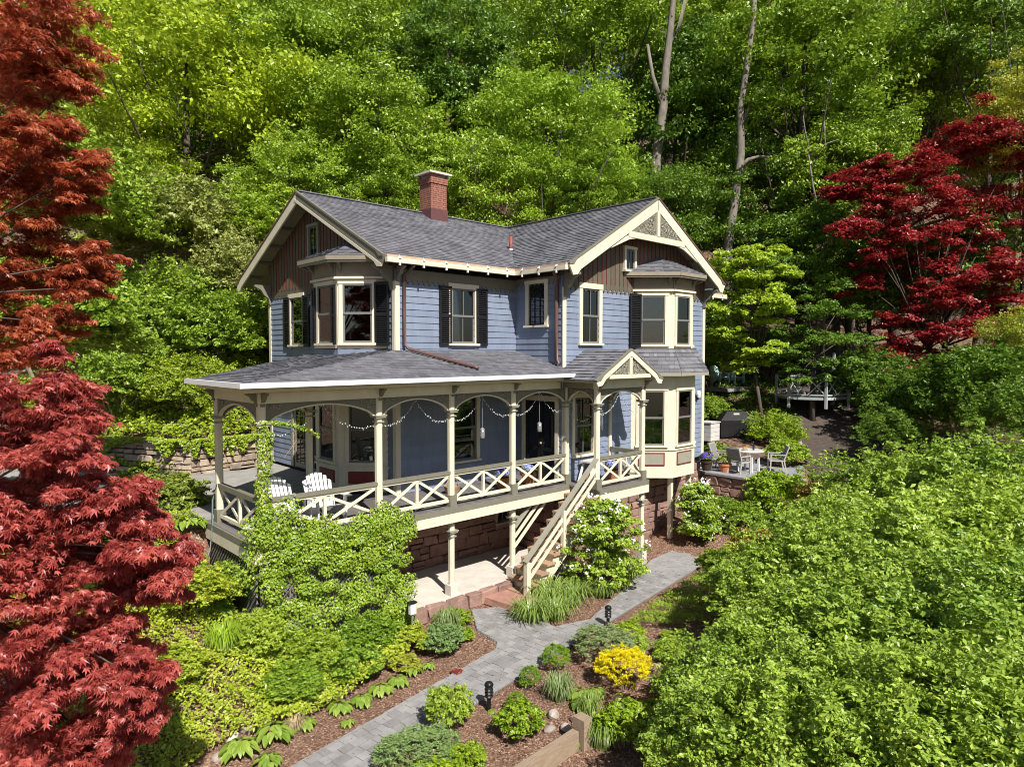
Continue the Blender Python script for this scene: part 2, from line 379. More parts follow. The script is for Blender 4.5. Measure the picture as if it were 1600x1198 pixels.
def trunk_mesh(name, base, c, r0, seed, limbs=16, top=None):
    r = np.random.default_rng(seed); mb = MB(); b = Vector(base)
    tp = Vector(top) if top else Vector((0, 0, float(np.max(c[:, 2])) * .7))
    n = 7; pts = []; ph = r.uniform(0, 6)
    for i in range(n + 1):
        f = i / n; p = b.lerp(tp, f); wv = .02 * (tp - b).length * math.sin(3.2 * f + ph); pts.append((p.x + wv, p.y + wv * .7, p.z))
    mb.tube(pts, [r0 * (1 - .8 * i / n) * (1.35 if i == 0 else 1) for i in range(n + 1)], 8)
    for k in r.choice(len(c), min(limbs, len(c)), replace=False):
        e = Vector(c[k]); f = min(.92, max(.25, (e.z - 1.2 - b.z) / max(tp.z - b.z, .1) * .8))
        i = min(n - 1, int(f * n)); s = Vector(pts[i]); m = s.lerp(e, .5) + Vector((0, 0, -.12 * (e - s).length))
        rr = r0 * (1 - .8 * f) * .5
        mb.tube([s, m, e], [rr, rr * .65, rr * .25], 5)
    return mb.mesh(name, smooth=True)
TREEKIT = []
for i, (R, H, nc, per, lf, cl) in enumerate([(4.6, 9.5, 170, 240, .17, 1.0), (5.0, 8.5, 175, 240, .18, 1.08), (4.0, 10.5, 175, 230, .165, .95), (5.2, 10, 190, 230, .185, 1.1)]):
    cm, cc = crown_mesh('crown', 100 + i, R, H, nc, per, lf, cl, flat=.55)
    TREEKIT.append((cm, trunk_mesh('trunk', (0, 0, -9), cc, .26, 50 + i)))
def tree(name, label, px, py, d, r, mat, kind=0, group=None, bark='bark', rz=None, sq=1.):
    """a tree whose crown centre lies at the measured direction and distance; the trunk runs down into the slope"""
    p = PXD(px, py, d); sc = r / 4.8
    cm, tm = TREEKIT[kind % 4]
    o = thing(name, label, 'tree', (p.x, p.y, G(p.x, p.y)), random.uniform(0, 6.28) if rz is None else rz, group)
    dz = p.z - G(p.x, p.y)
    link('crown', cm, mat, o, (0, 0, dz), (0, 0, 0), (sc, sc, sc * sq))
    link('trunk', tm, bark, o, (0, 0, dz), (0, 0, 0), (sc, sc, max(sc, (dz + .6) / 9)))
    return o
def layered(name, label, base, pads, mat, leaf, per, bark, star=False, seed=3, r0=.12, fork=None, cat='tree', droopy=.0, twigs=True, flat=.33, shell=.6, dens=12, vz=.14, cr=(.3, .5)):
    """Japanese-maple habit: flat tiers of leaves carried on spreading limbs. pads: (world centre, radius)"""
    r = np.random.default_rng(seed); base = Vector(base); o = thing(name, label, cat, base)
    B = np.array(base)
    cen = []; rad = []
    for c, R in pads:
        k = dens
        for j in range(k):
            a = r.uniform(0, 6.28); q = R * math.sqrt(r.uniform(0, 1)); z = -.28 * q * q / R + r.normal() * vz * R
            cen.append((c[0] + q * math.cos(a), c[1] + q * math.sin(a), c[2] + z)); rad.append(R * r.uniform(*cr))
    cen = np.array(cen) - B; rad = np.array(rad)
    P, N = clumps(cen, rad, per, r, up=1.1, flat=flat, shell=shell)
    dr = unit(N * np.array([1, 1, 0]) + r.normal(size=N.shape) * .35) - np.array([0, 0, droopy])
    arr = star_arr(P, N, leaf, r, droop=dr) if star else leaf_arr(P, N, leaf, .6, r=r)
    link('crown', cat_mesh('crown', [arr]), mat, o)
    mb = MB(); f = Vector(fork) - base if fork else Vector((0, 0, 1.2))
    mb.tube([(0, 0, -.3), f * .5 + Vector((.03, .04, 0)), f], [r0 * 1.2, r0, r0 * .85], 8)
    for c, R in pads:
        e = Vector(c) - base; m = f.lerp(e, .55) + Vector((0, 0, .06 * (e - f).length)); mb.tube([f, m, e + Vector((0, 0, -.1 * R))], [r0 * .42, r0 * .22, r0 * .07], 5)
        if twigs:
            for j in range(4):
                a = r.uniform(0, 6.28); mb.tube([m.lerp(e, .6), e + Vector((math.cos(a) * R * .7, math.sin(a) * R * .7, -.12 * R))], [r0 * .1, r0 * .04], 4)
    link('trunk', mb.mesh('trunk', smooth=True), bark, o)
    return o
# ---- shrubs: a few unit meshes (radius about 1), reused at different sizes and in different leaf colours
def shrub_mesh(name, seed, nc, per, leaf, clump=.26, asp=.5, flat=.9, bump=.12, zmin=-.25, hz=.85, spiky=0, sprig=0.):
    r = np.random.default_rng(seed); d = unit(r.normal(size=(nc * 3, 3))); d = d[d[:, 2] > zmin][:nc]; n = len(d); az = np.arctan2(d[:, 1], d[:, 0])
    lob = 1 + bump * np.sin(3 * az + seed) * np.cos(2.3 * d[:, 2] + seed) + bump * .8 * np.sin(7 * az + 5 * d[:, 2]) + bump * .6 * r.normal(size=n)
    c = d * (lob * r.uniform(.55, 1, n) ** .35 * (1 - clump * .5))[:, None] * np.array([1, 1, hz])
    P, N = clumps(c, clump * r.uniform(.6, 1.3, n), per, r, up=.5, flat=flat, dome=.35, jit=.75)
    if spiky: N = N * .3 + r.normal(size=N.shape)
    if sprig:   # leafy shoots that stand proud of the mass
        m = int(nc * 1.6); d2 = unit(r.normal(size=(m * 3, 3))); d2 = d2[d2[:, 2] > -.1][:m]; m = len(d2); az = np.arctan2(d2[:, 1], d2[:, 0])
        lb = 1 + bump * np.sin(3 * az + seed) * np.cos(2.3 * d2[:, 2] + seed) + bump * .8 * np.sin(7 * az + 5 * d2[:, 2])
        st = d2 * (lb * .82)[:, None] * np.array([1, 1, hz]); dr = unit(d2 + np.array([0, 0, .6]) + r.normal(size=d2.shape) * .35); L = sprig * r.uniform(.5, 1.3, m)
        k = 13; f = np.tile(np.linspace(.1, 1, k), m); i = np.repeat(np.arange(m), k); P2 = st[i] + dr[i] * (f * L[i])[:, None] + r.normal(size=(m * k, 3)) * leaf * .5
        N2 = r.normal(size=P2.shape) * .8 + np.array([0, 0, .6]); P = np.concatenate([P, P2]); N = np.concatenate([N, N2])
    return cat_mesh(name, [leaf_arr(P, N, leaf, asp, r=r)])
SH = {
 'small': shrub_mesh('foliage', 1, 130, 55, .14, .2),
 'small2': shrub_mesh('foliage', 2, 120, 60, .12, .22, .45),
 'fine': shrub_mesh('foliage', 3, 220, 60, .075, .16, .4, spiky=1),
 'ball': shrub_mesh('foliage', 4, 320, 45, .085, .10, .3, bump=.03, spiky=1),
 'mid': shrub_mesh('foliage', 5, 230, 75, .095, .2),
 'mid2': shrub_mesh('foliage', 6, 260, 75, .085, .19, .6, bump=.16),
 'big': shrub_mesh('foliage', 7, 370, 95, .055, .13, .5, bump=.2, sprig=.2),
 'big2': shrub_mesh('foliage', 8, 385, 95, .051, .12, .55, bump=.26, sprig=.24),
 'big3': shrub_mesh('foliage', 9, 360, 95, .059, .14, .5, bump=.22, sprig=.22),
}
def stems_mesh():
    mb = MB(); r = random.Random(4)
    for i in range(12):
        a = r.uniform(0, 6.28); q = r.uniform(.2, .75); mb.tube([(0, 0, -.25), (q * .4 * math.cos(a), q * .4 * math.sin(a), .15), (q * math.cos(a), q * math.sin(a), r.uniform(.35, .7))], [.03, .022, .008], 4)
    return mb.mesh('stems')
STEMS = stems_mesh()
def shrub(name, label, x, y, rx, h, mat, kind='mid', z=None, group=None, ry=None, cat='shrub', rz=None, sink=.1):
    z = G(x, y) if z is None else z
    o = thing(name, label, cat, (x, y, z), random.uniform(0, 6.28) if rz is None else rz, group)
    sz = h / 1.75; cz = h - sz * .9
    link('foliage', SH[kind], mat, o, (0, 0, cz), (0, 0, 0), (rx, ry or rx, sz))
    link('stems', STEMS, 'twig', o, (0, 0, 0), (0, 0, 0), (rx, ry or rx, max(.2, h * .8)))
    return o
def blades_mesh(name, seed, n, hgt, wid, spread):
    r = np.random.default_rng(seed); V = []; T = []; k = 0
    for i in range(n):
        a = r.uniform(0, 6.28); q = spread * .35 * math.sqrt(r.uniform()); b = np.array([q * math.cos(a), q * math.sin(a), 0])
        a += r.normal() * .5; o = np.array([math.cos(a), math.sin(a), 0]); sd = np.array([-o[1], o[0], 0]) * wid * .5
        L = r.uniform(.6, 1.1); re = spread * r.uniform(.4, 1) * L; hh = hgt * L
        p = [b, b + o * re * .3 + [0, 0, hh * .65], b + o * re * .7 + [0, 0, hh * .9], b + o * re * 1.1 + [0, 0, hh * r.uniform(.25, .7)]]
        V += [p[0] - sd, p[0] + sd, p[1] - sd, p[1] + sd, p[2] - sd * .8, p[2] + sd * .8, p[3]]
        T += [[k, k + 1, k + 3], [k, k + 3, k + 2], [k + 2, k + 3, k + 5], [k + 2, k + 5, k + 4], [k + 4, k + 5, k + 6]]; k += 7
    return np_mesh(name, np.array(V), np.array(T))
BLADES = {'lily': blades_mesh('blades', 1, 250, .5, .024, .55), 'tuft': blades_mesh('blades', 2, 260, .42, .014, .3)}
def clump(name, label, x, y, sc, mat, kind='lily', z=None, group=None, cat='plant'):
    z = G(x, y) if z is None else z
    o = thing(name, label, cat, (x, y, z), random.uniform(0, 6.28), group)
    link('blades', BLADES[kind], mat, o, scale=(sc, sc, sc)); return o
def hosta_mesh(seed, n=60):
    r = np.random.default_rng(seed); V = []; T = []; k = 0
    for i in range(n):
        a = r.uniform(0, 6.28); o = np.array([math.cos(a), math.sin(a), 0]); s = np.array([-o[1], o[0], 0]); L = r.uniform(.7, 1.1); st = r.uniform(.05, .55); h0 = .55 * (1 - st) + .12
        prof = [(0, .02), (.3, .13), (.6, .14), (.85, .075), (1, 0)]
        row = []
        for f, wd in prof:
            c = o * (st * .95 + f * .42 * L) + np.array([0, 0, h0 + .12 * f - .38 * f * f])
            if wd == 0: V.append(c); row.append([k]); k += 1
            else: V += [c - s * wd * L + [0, 0, .04], c, c + s * wd * L + [0, 0, .04]]; row.append([k, k + 1, k + 2]); k += 3
        for a_, b_ in zip(row[:-1], row[1:]):
            if len(b_) == 3: T += [[a_[0], a_[1], b_[1]], [a_[0], b_[1], b_[0]], [a_[1], a_[2], b_[2]], [a_[1], b_[2], b_[1]]]
            else: T += [[a_[0], a_[1], b_[0]], [a_[1], a_[2], b_[0]]]
    return np_mesh('leaves', np.array(V), np.array(T))
HOSTA = [hosta_mesh(1), hosta_mesh(2, 48)]
def hosta(label, x, y, sc, mat='lf_hosta', group=None, z=None):
    z = G(x, y) if z is None else z
    o = thing('hosta', label, 'plant', (x, y, z), random.uniform(0, 6.28), group)
    sc *= .78; link('leaves', HOSTA[random.randrange(2)], mat, o, scale=(sc, sc, sc)); return o

# ---- stones
def stone_meshes(n=6, jit=.07):
    out = []
    for i in range(n):
        bm = bmesh.new(); bmesh.ops.create_cube(bm, size=1); bmesh.ops.bevel(bm, geom=bm.edges[:], offset=.09, segments=1, affect='EDGES')
        r = random.Random(i + 3)
        for v in bm.verts: v.co += Vector((r.uniform(-jit, jit), r.uniform(-jit, jit), r.uniform(-jit, jit)))
        me = bpy.data.meshes.new('stone'); bm.to_mesh(me); bm.free(); out.append(me)
    return out
STONES = stone_meshes()
def rock_mesh(seed):
    bm = bmesh.new(); bmesh.ops.create_icosphere(bm, subdivisions=2, radius=1); r = random.Random(seed)
    ax = [Vector((r.gauss(0, 1), r.gauss(0, 1), r.gauss(0, 1))).normalized() for _ in range(9)]
    for v in bm.verts:
        for a in ax:
            q = v.co.dot(a)
            if q > .72: v.co -= a * (q - .72)
    me = bpy.data.meshes.new('rock'); bm.to_mesh(me); bm.free(); return me
ROCKS = [rock_mesh(i) for i in range(4)]
def rock(label, x, y, sx, sy, sz, mat='rock', rz=0, z=None):
    z = G(x, y) if z is None else z
    o = link('rock', ROCKS[random.randrange(4)], mat, None, (x, y, z + sz * .45), (random.uniform(-.2, .2), random.uniform(-.2, .2), rz), (sx, sy, sz))
    return tag(o, label, 'rock', 'garden rocks')
def stone_face(parent, root, O, ang, L, H, mat, rowh=(.16, .3), wid=(.22, .55), depth=.16, gap=.018, seed=1, skip=()):
    """stones laid in uneven courses; local x along the wall, outward = local -y"""
    r = random.Random(seed); z = 0; O = Vector(O); ca, sa = math.cos(ang), math.sin(ang); k = 0
    while z < H - .05:
        h = min(r.uniform(*rowh), H - z); x = 0
        if H - z - h < .1: h = H - z
        while x < L - .02:
            wd = min(r.uniform(*wid), L - x)
            if L - x - wd < .12: wd = L - x
            subs = [(z, h)] if r.random() > .25 or h < .22 else [(z, h * .45), (z + h * .45, h * .55)]
            for zz, hh in subs:
                cx = x + wd / 2; cz = zz + hh / 2
                if any(a < cx < b and c < cz < d for a, b, c, d in skip): continue
                dp = depth * r.uniform(.85, 1.2); ly = depth / 2 - (dp - depth) * .6 - .02
                p = O + Vector((cx * ca - ly * sa, cx * sa + ly * ca, cz)) - org(root)
                link('stone', STONES[r.randrange(6)], mat, parent, p, (r.uniform(-.02, .02), r.uniform(-.04, .04), ang + r.choice((0, math.pi))), ((wd - gap), dp, (hh - gap))); k += 1
            x += wd
        z += h
    return k
# ================================================================= SETTING: ground, beds, paving
def build_ground():
    sa = np.concatenate([np.arange(-4, 3, 1.0), np.arange(3, 37, .33), np.arange(37, 60, 1.2), np.arange(60, 131, 5)])
    ta = np.concatenate([np.arange(-110, -40, 8), np.arange(-40, -17, 1.2), np.arange(-17, 17, .33), np.arange(17, 40, 1.2), np.arange(40, 111, 8)])
    S, T = np.meshgrid(sa, ta, indexing='ij'); x = CAM.x + S * FW[0] + T * RT[0]; y = CAM.y + S * FW[1] + T * RT[1]; z = terr(x, y)
    r = np.random.default_rng(3); z = z + r.normal(size=z.shape) * .012
    V = np.stack([x, y, z], -1).reshape(-1, 3); n, m = S.shape
    i = np.arange(n - 1)[:, None] * m + np.arange(m - 1)[None]; i = i.ravel()
    me = np_mesh('ground', V, np.stack([i, i + 1, i + m + 1, i + m], 1))
    a = me.attributes.new('zone', 'FLOAT', 'POINT'); zn = sm((S - 20.5 + np.where(T > 6, 0, 0)) / 1.5); a.data.foreach_set('value', zn.ravel().astype(np.float32))
    me.polygons.foreach_set('use_smooth', [True] * len(me.polygons)); me.materials.append(MATS['groundmat'])
    bm = bmesh.new(); bm.from_mesh(me); bmesh.ops.recalc_face_normals(bm, faces=bm.faces); bm.to_mesh(me); bm.free()
    o = link('ground', me); tag(o, 'brown mulched garden ground rising to the wooded hillside', kind='structure')
build_ground()
def inpoly(x, y, P):
    c = False; n = len(P)
    for i in range(n):
        x1, y1 = P[i]; x2, y2 = P[(i + 1) % n]
        if (y1 > y) != (y2 > y) and x < (x2 - x1) * (y - y1) / (y2 - y1) + x1: c = not c
    return c
PZ = -2.325
PATH = [(-7.2, -6.5), (-4.32, -5.98), (1.88, -5.09), (6.45, -4.45), (8.2, -4.1), (8.1, -3.0), (6.37, -3.15), (4.3, -3.95), (1.9, -4.7), (1.05, -4.45), (1.05, -2.9), (.35, -2.5), (-.25, -3.4), (-.35, -4.15), (-.6, -4.38), (-5.2, -5.2), (-8, -5.75)]
def build_path():
    o = MB().prism((0, 0, PZ - .06), (1, 0, 0), (0, 1, 0), PATH, .045).build('path', 'paverjoint'); tag(o, 'grey block paved garden path', kind='structure')
    bm = bmesh.new(); bmesh.ops.create_cube(bm, size=1); bmesh.ops.bevel(bm, geom=[e for e in bm.edges if e.verts[0].co.z > 0 and e.verts[1].co.z > 0], offset=.03, segments=1, affect='EDGES')
    pm = bpy.data.meshes.new('paver'); bm.to_mesh(pm); bm.free()
    a = math.radians(8.2); ca, sa = math.cos(a), math.sin(a); r = random.Random(5); L = []
    v = -4.2; frag = []
    wl_ = lambda cx, cy: (cx * ca - cy * sa, cx * sa + cy * ca - 4.0)
    while v < 3.2:
        rh = .17; u = -9 - r.random() * .2
        while u < 9:
            wd = r.choice((.14, .2, .2, .24)); zj = r.uniform(-.004, .004)
            k = sum(inpoly(*wl_(u + wd * i, v + rh * j), PATH) for i in (.03, .97) for j in (.03, .97))
            if k == 4: L.append((*wl_(u + wd / 2, v + rh / 2), wd, rh))
            elif k or inpoly(*wl_(u + wd / 2, v + rh / 2), PATH):
                nu = 6
                for i in range(nu):
                    lo = None; hi = None
                    for j in range(13):
                        if inpoly(*wl_(u + wd * (i + .5) / nu, v + .004 + (rh - .008) * j / 12), PATH): lo = j if lo is None else lo; hi = j
                    if lo is not None and hi > lo: frag.append((u + .004 + (wd - .008) * i / nu, u + .004 + (wd - .008) * (i + 1) / nu, v + .004 + (rh - .008) * lo / 12, v + .004 + (rh - .008) * hi / 12, zj))
            u += wd
        v += rh
    L.sort(key=lambda q: (q[0] - CAM.x) ** 2 + (q[1] - CAM.y) ** 2)
    vis = [q for q in L if q[0] > -5.4]; near = vis[:300]; ns = set(near); rest = [q for q in L if q not in ns]
    for X, Y, wd, rh in near:
        link('paver', pm, 'paver', o, (X, Y, PZ - .012 + r.uniform(-.004, .004)), (r.uniform(-.012, .012), r.uniform(-.012, .012), a), (wd - .009, rh - .009, .06))
    mb = MB()
    for X, Y, wd, rh in rest:
        hx, hy = (wd - .009) / 2, (rh - .009) / 2; z = PZ - .012 + r.uniform(-.004, .004)
        P = [(X + dx * ca - dy * sa, Y + dx * sa + dy * ca) for dx, dy in ((-hx, -hy), (hx, -hy), (hx, hy), (-hx, hy))]
        mb.hexa([(p[0], p[1], z - .03) for p in P] + [(p[0], p[1], z + .03) for p in P])
    for u0, u1, v0, v1, zj in frag:
        P = [wl_(u0, v0), wl_(u1, v0), wl_(u1, v1), wl_(u0, v1)]; z = PZ - .012 + zj; mb.hexa([(*p, z - .03) for p in P] + [(*p, z + .03) for p in P])
    mb.build('pavers', 'paver', o, kind='stuff')
build_path()
SLABZ = -2.07
o = MB().prism((0, 0, SLABZ - .3), (1, 0, 0), (0, 1, 0), [(-2.6, -2.1), (1.0, -2.2), (2.3, -2.2), (4.05, -2.2), (4.05, .0), (-2.6, .0)], .3).build('slab', 'concrete'); tag(o, 'pale concrete slab under the raised porch', kind='structure')
ks = tag(bpy.data.objects.new('kerb', None), 'row of red sandstone kerb stones edging the slab', kind='structure'); COL.objects.link(ks)
r_ = random.Random(2); x = -1.7
while x < 1.4:
    wd = r_.uniform(.35, .6); link('stone', STONES[r_.randrange(6)], 'redstone', ks, (x + wd / 2, -2.24 - .04 * (x + 1.7) / 3, SLABZ - .13), (0, 0, -.03), (wd - .02, .2, .32)); x += wd
o = link('stone_step', STONES[1], 'slabred', None, (1.28, -2.82, -2.27), (0, 0, .08), (.85, 1.25, .2)); tag(o, 'broad red sandstone slab at the foot of the porch stairs', 'step')
# left patio, right patio, drive
o = MB().prism((0, 0, -.3), (1, 0, 0), (0, 1, 0), [(-7.5, 1.6), (-4.4, .55), (0, .55), (0, 7.4), (-1.2, 6.7), (-3.6, 7.6), (-7.2, 13)], .2).build('terrace', 'patio'); tag(o, 'worn paved terrace beside the porch', kind='structure')
o = MB().prism((0, 0, -.9), (1, 0, 0), (0, 1, 0), [(11.35, -1.3), (11.25, -3.75), (12.5, -4.6), (15.5, -3.6), (16.6, -.6), (15.2, .5), (11.35, .2)], .3).build('patio', 'bluestone'); tag(o, 'small bluestone patio beside the bay window', kind='structure')
def sheet(name, label, poly_st, mat, dz, step=.5, kind='structure'):
    s0 = min(p[0] for p in poly_st); s1 = max(p[0] for p in poly_st); t0 = min(p[1] for p in poly_st); t1 = max(p[1] for p in poly_st)
    V = []; idx = {}; F = []
    ns = int((s1 - s0) / step) + 1; ntt = int((t1 - t0) / step) + 1
    def vid(i, j):
        if (i, j) not in idx:
            x, y = ST(s0 + i * step, t0 + j * step); idx[i, j] = len(V); V.append((x, y, G(x, y) + dz))
        return idx[i, j]
    for i in range(ns):
        for j in range(ntt):
            if inpoly(s0 + (i + .5) * step, t0 + (j + .5) * step, poly_st): F.append((vid(i, j), vid(i, j + 1), vid(i + 1, j + 1), vid(i + 1, j)))
    mb = MB(); mb.add(V, F); o = mb.build(name, mat); return tag(o, label, kind=kind)
sheet('drive', 'dark shaded drive leading back between the shrubs', [(21.5, 11), (20.5, 14), (24, 16), (30, 16.5), (37, 18), (37, 14.5), (31, 12.6), (25.5, 11.2), (24, 10.6)], 'asphalt', .04, .4)

# ================================================================= THE HOUSE
HL = (3., 2., -2.07)
H = house_root('house', 'blue clapboard Victorian house with cream trim, shuttered bays and wraparound porch', 'house', HL)
HV = Vector(HL)
def rel(p): return Vector(p) - HV
ER, EZ, RZ, RY, RX = -.385, 5.83, 8.11, 4.15, 7.62   # eave y, eave z, ridge z, main ridge y, wing ridge x
XW, YW, XR = 4.1, -1.84, 11.2
def frame(O, ang):
    O = Vector(O); ca, sa = math.cos(ang), math.sin(ang)
    return lambda u, v, z: (O.x + u * ca - v * sa, O.y + u * sa + v * ca, O.z + z)
def fbox(mb, f, u0, u1, v0, v1, z0, z1):
    return mb.hexa([f(u0, v0, z0), f(u1, v0, z0), f(u1, v1, z0), f(u0, v1, z0), f(u0, v0, z1), f(u1, v0, z1), f(u1, v1, z1), f(u0, v1, z1)])
bmb = MB(); bmb.hexa([(0, -.024, 0), (1, -.024, 0), (1, 0, 0), (0, 0, 0), (0, -.006, 1.06), (1, -.006, 1.06), (1, 0, 1.06), (0, 0, 1.06)])
BOARD = bmb.mesh('board')
def siding_wall(O, ang, L, z0, z1, ops, name='wall'):
    f = frame((O[0], O[1], 0), ang); mb = MB()
    us = sorted({0, L, *[q for o in ops for q in o[:2]]}); zs = sorted({z0, z1, *[min(max(q, z0), z1) for o in ops for q in o[2:]]})
    for a, b in zip(us[:-1], us[1:]):
        for c, d in zip(zs[:-1], zs[1:]):
            if d - c < 1e-4 or any(o[0] <= (a + b) / 2 <= o[1] and o[2] <= (c + d) / 2 <= o[3] for o in ops): continue
            fbox(mb, f, a, b, .002, .12, c, d)
    wl = mb.build(name, 'siding', H); pitch = .165; z = z0
    while z < z1 - .03:
        h = min(pitch, z1 - z); iv = [(0, L)]
        for o in ops:
            if o[2] < z + h - .01 and o[3] > z + .01: iv = [q for a, b in iv for q in ((a, min(b, o[0])), (max(a, o[1]), b)) if q[1] - q[0] > .02]
        iv2 = []
        for a, b in iv:
            while b - a > 2.6: c_ = a + random.uniform(1.2, 2.4); iv2.append((a, c_ - .005)); a = c_
            iv2.append((a, b))
        for a, b in iv2:
            link('board', BOARD, 'siding', wl, rel(f(a, 0, z)), (0, 0, ang), (b - a, 1, h))
        z += pitch
    return wl
def window(O, ang, w_, h_, casing='cream', muntin=True, curtain=None, dark_back=False, cas=.11, head=.13, sashm='sash', name='window', two=True, depth=.05, arch=False):
    """O = centre of the sill line on the wall surface; children in the window's own space"""
    mb = MB(); f = lambda u, v, z: (u, v, z); hw = w_ / 2
    fbox(mb, f, -hw - cas, -hw, -depth, .06, 0, h_); fbox(mb, f, hw, hw + cas, -depth, .06, 0, h_); fbox(mb, f, -hw - cas - .02, hw + cas + .02, -depth - .012, .06, h_, h_ + head)
    W = link(name, mb.mesh(name), casing, H, rel(O), (0, 0, ang))
    s = MB(); fbox(s, f, -hw - cas - .03, hw + cas + .03, -depth - .05, .08, -.055, 0); link('sill', s.mesh('sill'), casing, W)
    s = MB(); t = .045
    for z0, z1, y in ((0, h_ / 2 + .02, -.002), (h_ / 2 - .02, h_, -.026)) if two else ((0, h_, -.01),):
        fbox(s, f, -hw, -hw + t, y, y + .024, z0, z1); fbox(s, f, hw - t, hw, y, y + .024, z0, z1); fbox(s, f, -hw + t, hw - t, y, y + .024, z0, z0 + t + .01); fbox(s, f, -hw + t, hw - t, y, y + .024, z1 - t, z1)
        if muntin and not arch: fbox(s, f, -.011, .011, y + .002, y + .02, z0 + t, z1 - t)
    if arch:
        for q in (1 / 3, 2 / 3): fbox(s, f, -hw + w_ * q - .012, -hw + w_ * q + .012, -.012, .012, .05, h_ * .72)
        for q in (.2, .4, .58): fbox(s, f, -hw, hw, -.012, .012, h_ * q - .01, h_ * q + .01)
        for rr in (.5, .27):
            s.tube([(math.cos(a_) * w_ * (rr - .06), 0, h_ * .70 + math.sin(a_) * w_ * (rr - .06)) for a_ in np.linspace(0, math.pi, 9)], .014, 4)
        for a_ in (.6, 1.2, 1.94, 2.54): s.bar((math.cos(a_) * w_ * .2, 0, h_ * .7 + math.sin(a_) * w_ * .2), (math.cos(a_) * w_ * .45, 0, h_ * .7 + math.sin(a_) * w_ * .45), .014, .014)
    link('sash', s.mesh('sash'), sashm, W)
    g = MB(); fbox(g, f, -hw + .02, hw - .02, .006, .012, .02, h_ - .02); link('pane', g.mesh('pane'), 'glass', W)
    if curtain:
        c = MB(); n = 14
        for a0, a1, z0 in curtain:
            k0, k1 = -hw + w_ * a0, -hw + w_ * a1
            for i in range(n):
                u0 = k0 + (k1 - k0) * i / n; u1 = k0 + (k1 - k0) * (i + 1) / n; fbox(c, f, u0, u1, .10 + .02 * (i % 2), .112 + .02 * (i % 2), h_ * z0 + .01, h_ - .01)
        link('curtain', c.mesh('curtain'), 'curtain', W)
    if dark_back:
        c = MB(); fbox(c, f, -hw, hw, .03, .05, 0, h_); link('dark_backing', c.mesh('dark_backing'), 'interior', W)  # dark sheet stands in for the unlit room behind the pane
    return W
def shutter(O, ang, w_, h_):
    s = MB(); f = lambda u, v, z: (u, v, z); t = .05
    fbox(s, f, -w_ / 2, -w_ / 2 + t, -.045, 0, 0, h_); fbox(s, f, w_ / 2 - t, w_ / 2, -.045, 0, 0, h_)
    for a, b in ((0, .09), (h_ * .5 - .04, h_ * .5 + .04), (h_ - .08, h_)): fbox(s, f, -w_ / 2 + t, w_ / 2 - t, -.043, -.002, a, b)
    fbox(s, f, -w_ / 2 + t, w_ / 2 - t, -.006, -.001, .09, h_ - .08)
    S = link('shutter', s.mesh('shutter'), 'black', H, rel(O), (0, 0, ang))
    l = MB(); z = .11
    while z < h_ - .1:
        if abs(z - h_ / 2) > .06: l.hexa([(-w_ / 2 + t, -.038, z), (w_ / 2 - t, -.038, z), (w_ / 2 - t, -.008, z + .03), (-w_ / 2 + t, -.008, z + .03), (-w_ / 2 + t, -.038, z + .01), (w_ / 2 - t, -.038, z + .01), (w_ / 2 - t, -.008, z + .04), (-w_ / 2 + t, -.008, z + .04)])
        z += .052
    link('louvres', l.mesh('louvres'), 'black', S, kind='stuff'); return S
A45 = math.radians(-45); A90 = math.radians(-90)
# ---- walls
siding_wall((0, 0), 0, XW, 0, 5.62, [(1.74, 2.52, 3.78, 5.24), (1.72, 2.58, .62, 2.38)])
siding_wall((XW, 0), A90, 1.84, 0, 5.62, [(.57, 1.19, 4.3, 5.46), (.42, 1.6, .02, 2.2)])
siding_wall((XW, YW), 0, XR - XW, 0, 5.62, [(.76, 1.48, 3.8, 5.32), (.46, 1.24, .7, 2.3), (3.3, 5.75, .05, 2.85), (3.3, 5.75, 3.75, 5.6)])
siding_wall((0, 7.4), A90, 7.4, 0, 5.62, [(1.6, 2.4, 3.78, 5.22), (1.67, 2.67, .02, 2.1), (4.15, 6.9, .05, 2.85), (4.15, 6.9, 3.75, 5.6)])
siding_wall((XR, 0), 0, 3.1, -.6, 5.62, [])
mb = MB(); mb.box(XR, XR + .1, YW + .12, 0, -.2, 5.62); mb.box(14.2, 14.3, .12, 7.4, -.6, 5.62); mb.box(.12, 14.3, 7.3, 7.4, -.6, 5.62); mb.build('wall', 'siding', H)
mb = MB(); mb.box(.13, 14.1, .13, 7.25, -.12, -.02); mb.box(XW + .13, XR - .02, YW + .13, .13, -.12, -.02); mb.build('floor', 'interior', H)
mb = MB(); mb.box(.13, 14.1, .13, 7.25, 3.05, 3.2); mb.box(XW + .13, XR - .02, YW + .13, .13, 3.05, 3.2); mb.build('floor', 'interior', H)
mb = MB(); mb.box(.13, 14.1, .13, 7.25, 5.5, 5.58); mb.box(XW + .13, XR - .02, YW + .13, .13, 5.5, 5.58); mb.build('ceiling', 'interior', H)
mb = MB(); mb.box(.2, 14, 2.6, 2.7, 0, 5.5); mb.box(4.5, 11, .9, 1., 0, 5.5); mb.box(2.7, 2.8, .2, 2.5, 0, 5.5); mb.box(6.6, 6.7, -1.6, .8, 0, 5.5); mb.box(.9, .98, 3.6, 7.2, 0, 5.5); mb.build('partition', 'interior', H)
# corner boards
for x0, x1, y0, y1, z0, z1 in ((-.035, .1, -.04, -.002, 0, 5.3), (-.04, -.002, -.002, .1, 0, 5.3), (XW - .035, XW + .1, YW - .04, YW - .002, 0, 5.3), (XR - .1, XR + .04, YW - .04, YW - .002, -.2, 5.3), (-.04, -.002, 7.29, 7.43, 0, 5.3), (14.2, 14.34, -.04, -.002, -.6, 5.5)):
    MB().box(x0, x1, y0, y1, z0, z1).build('corner_board', 'cream', H)
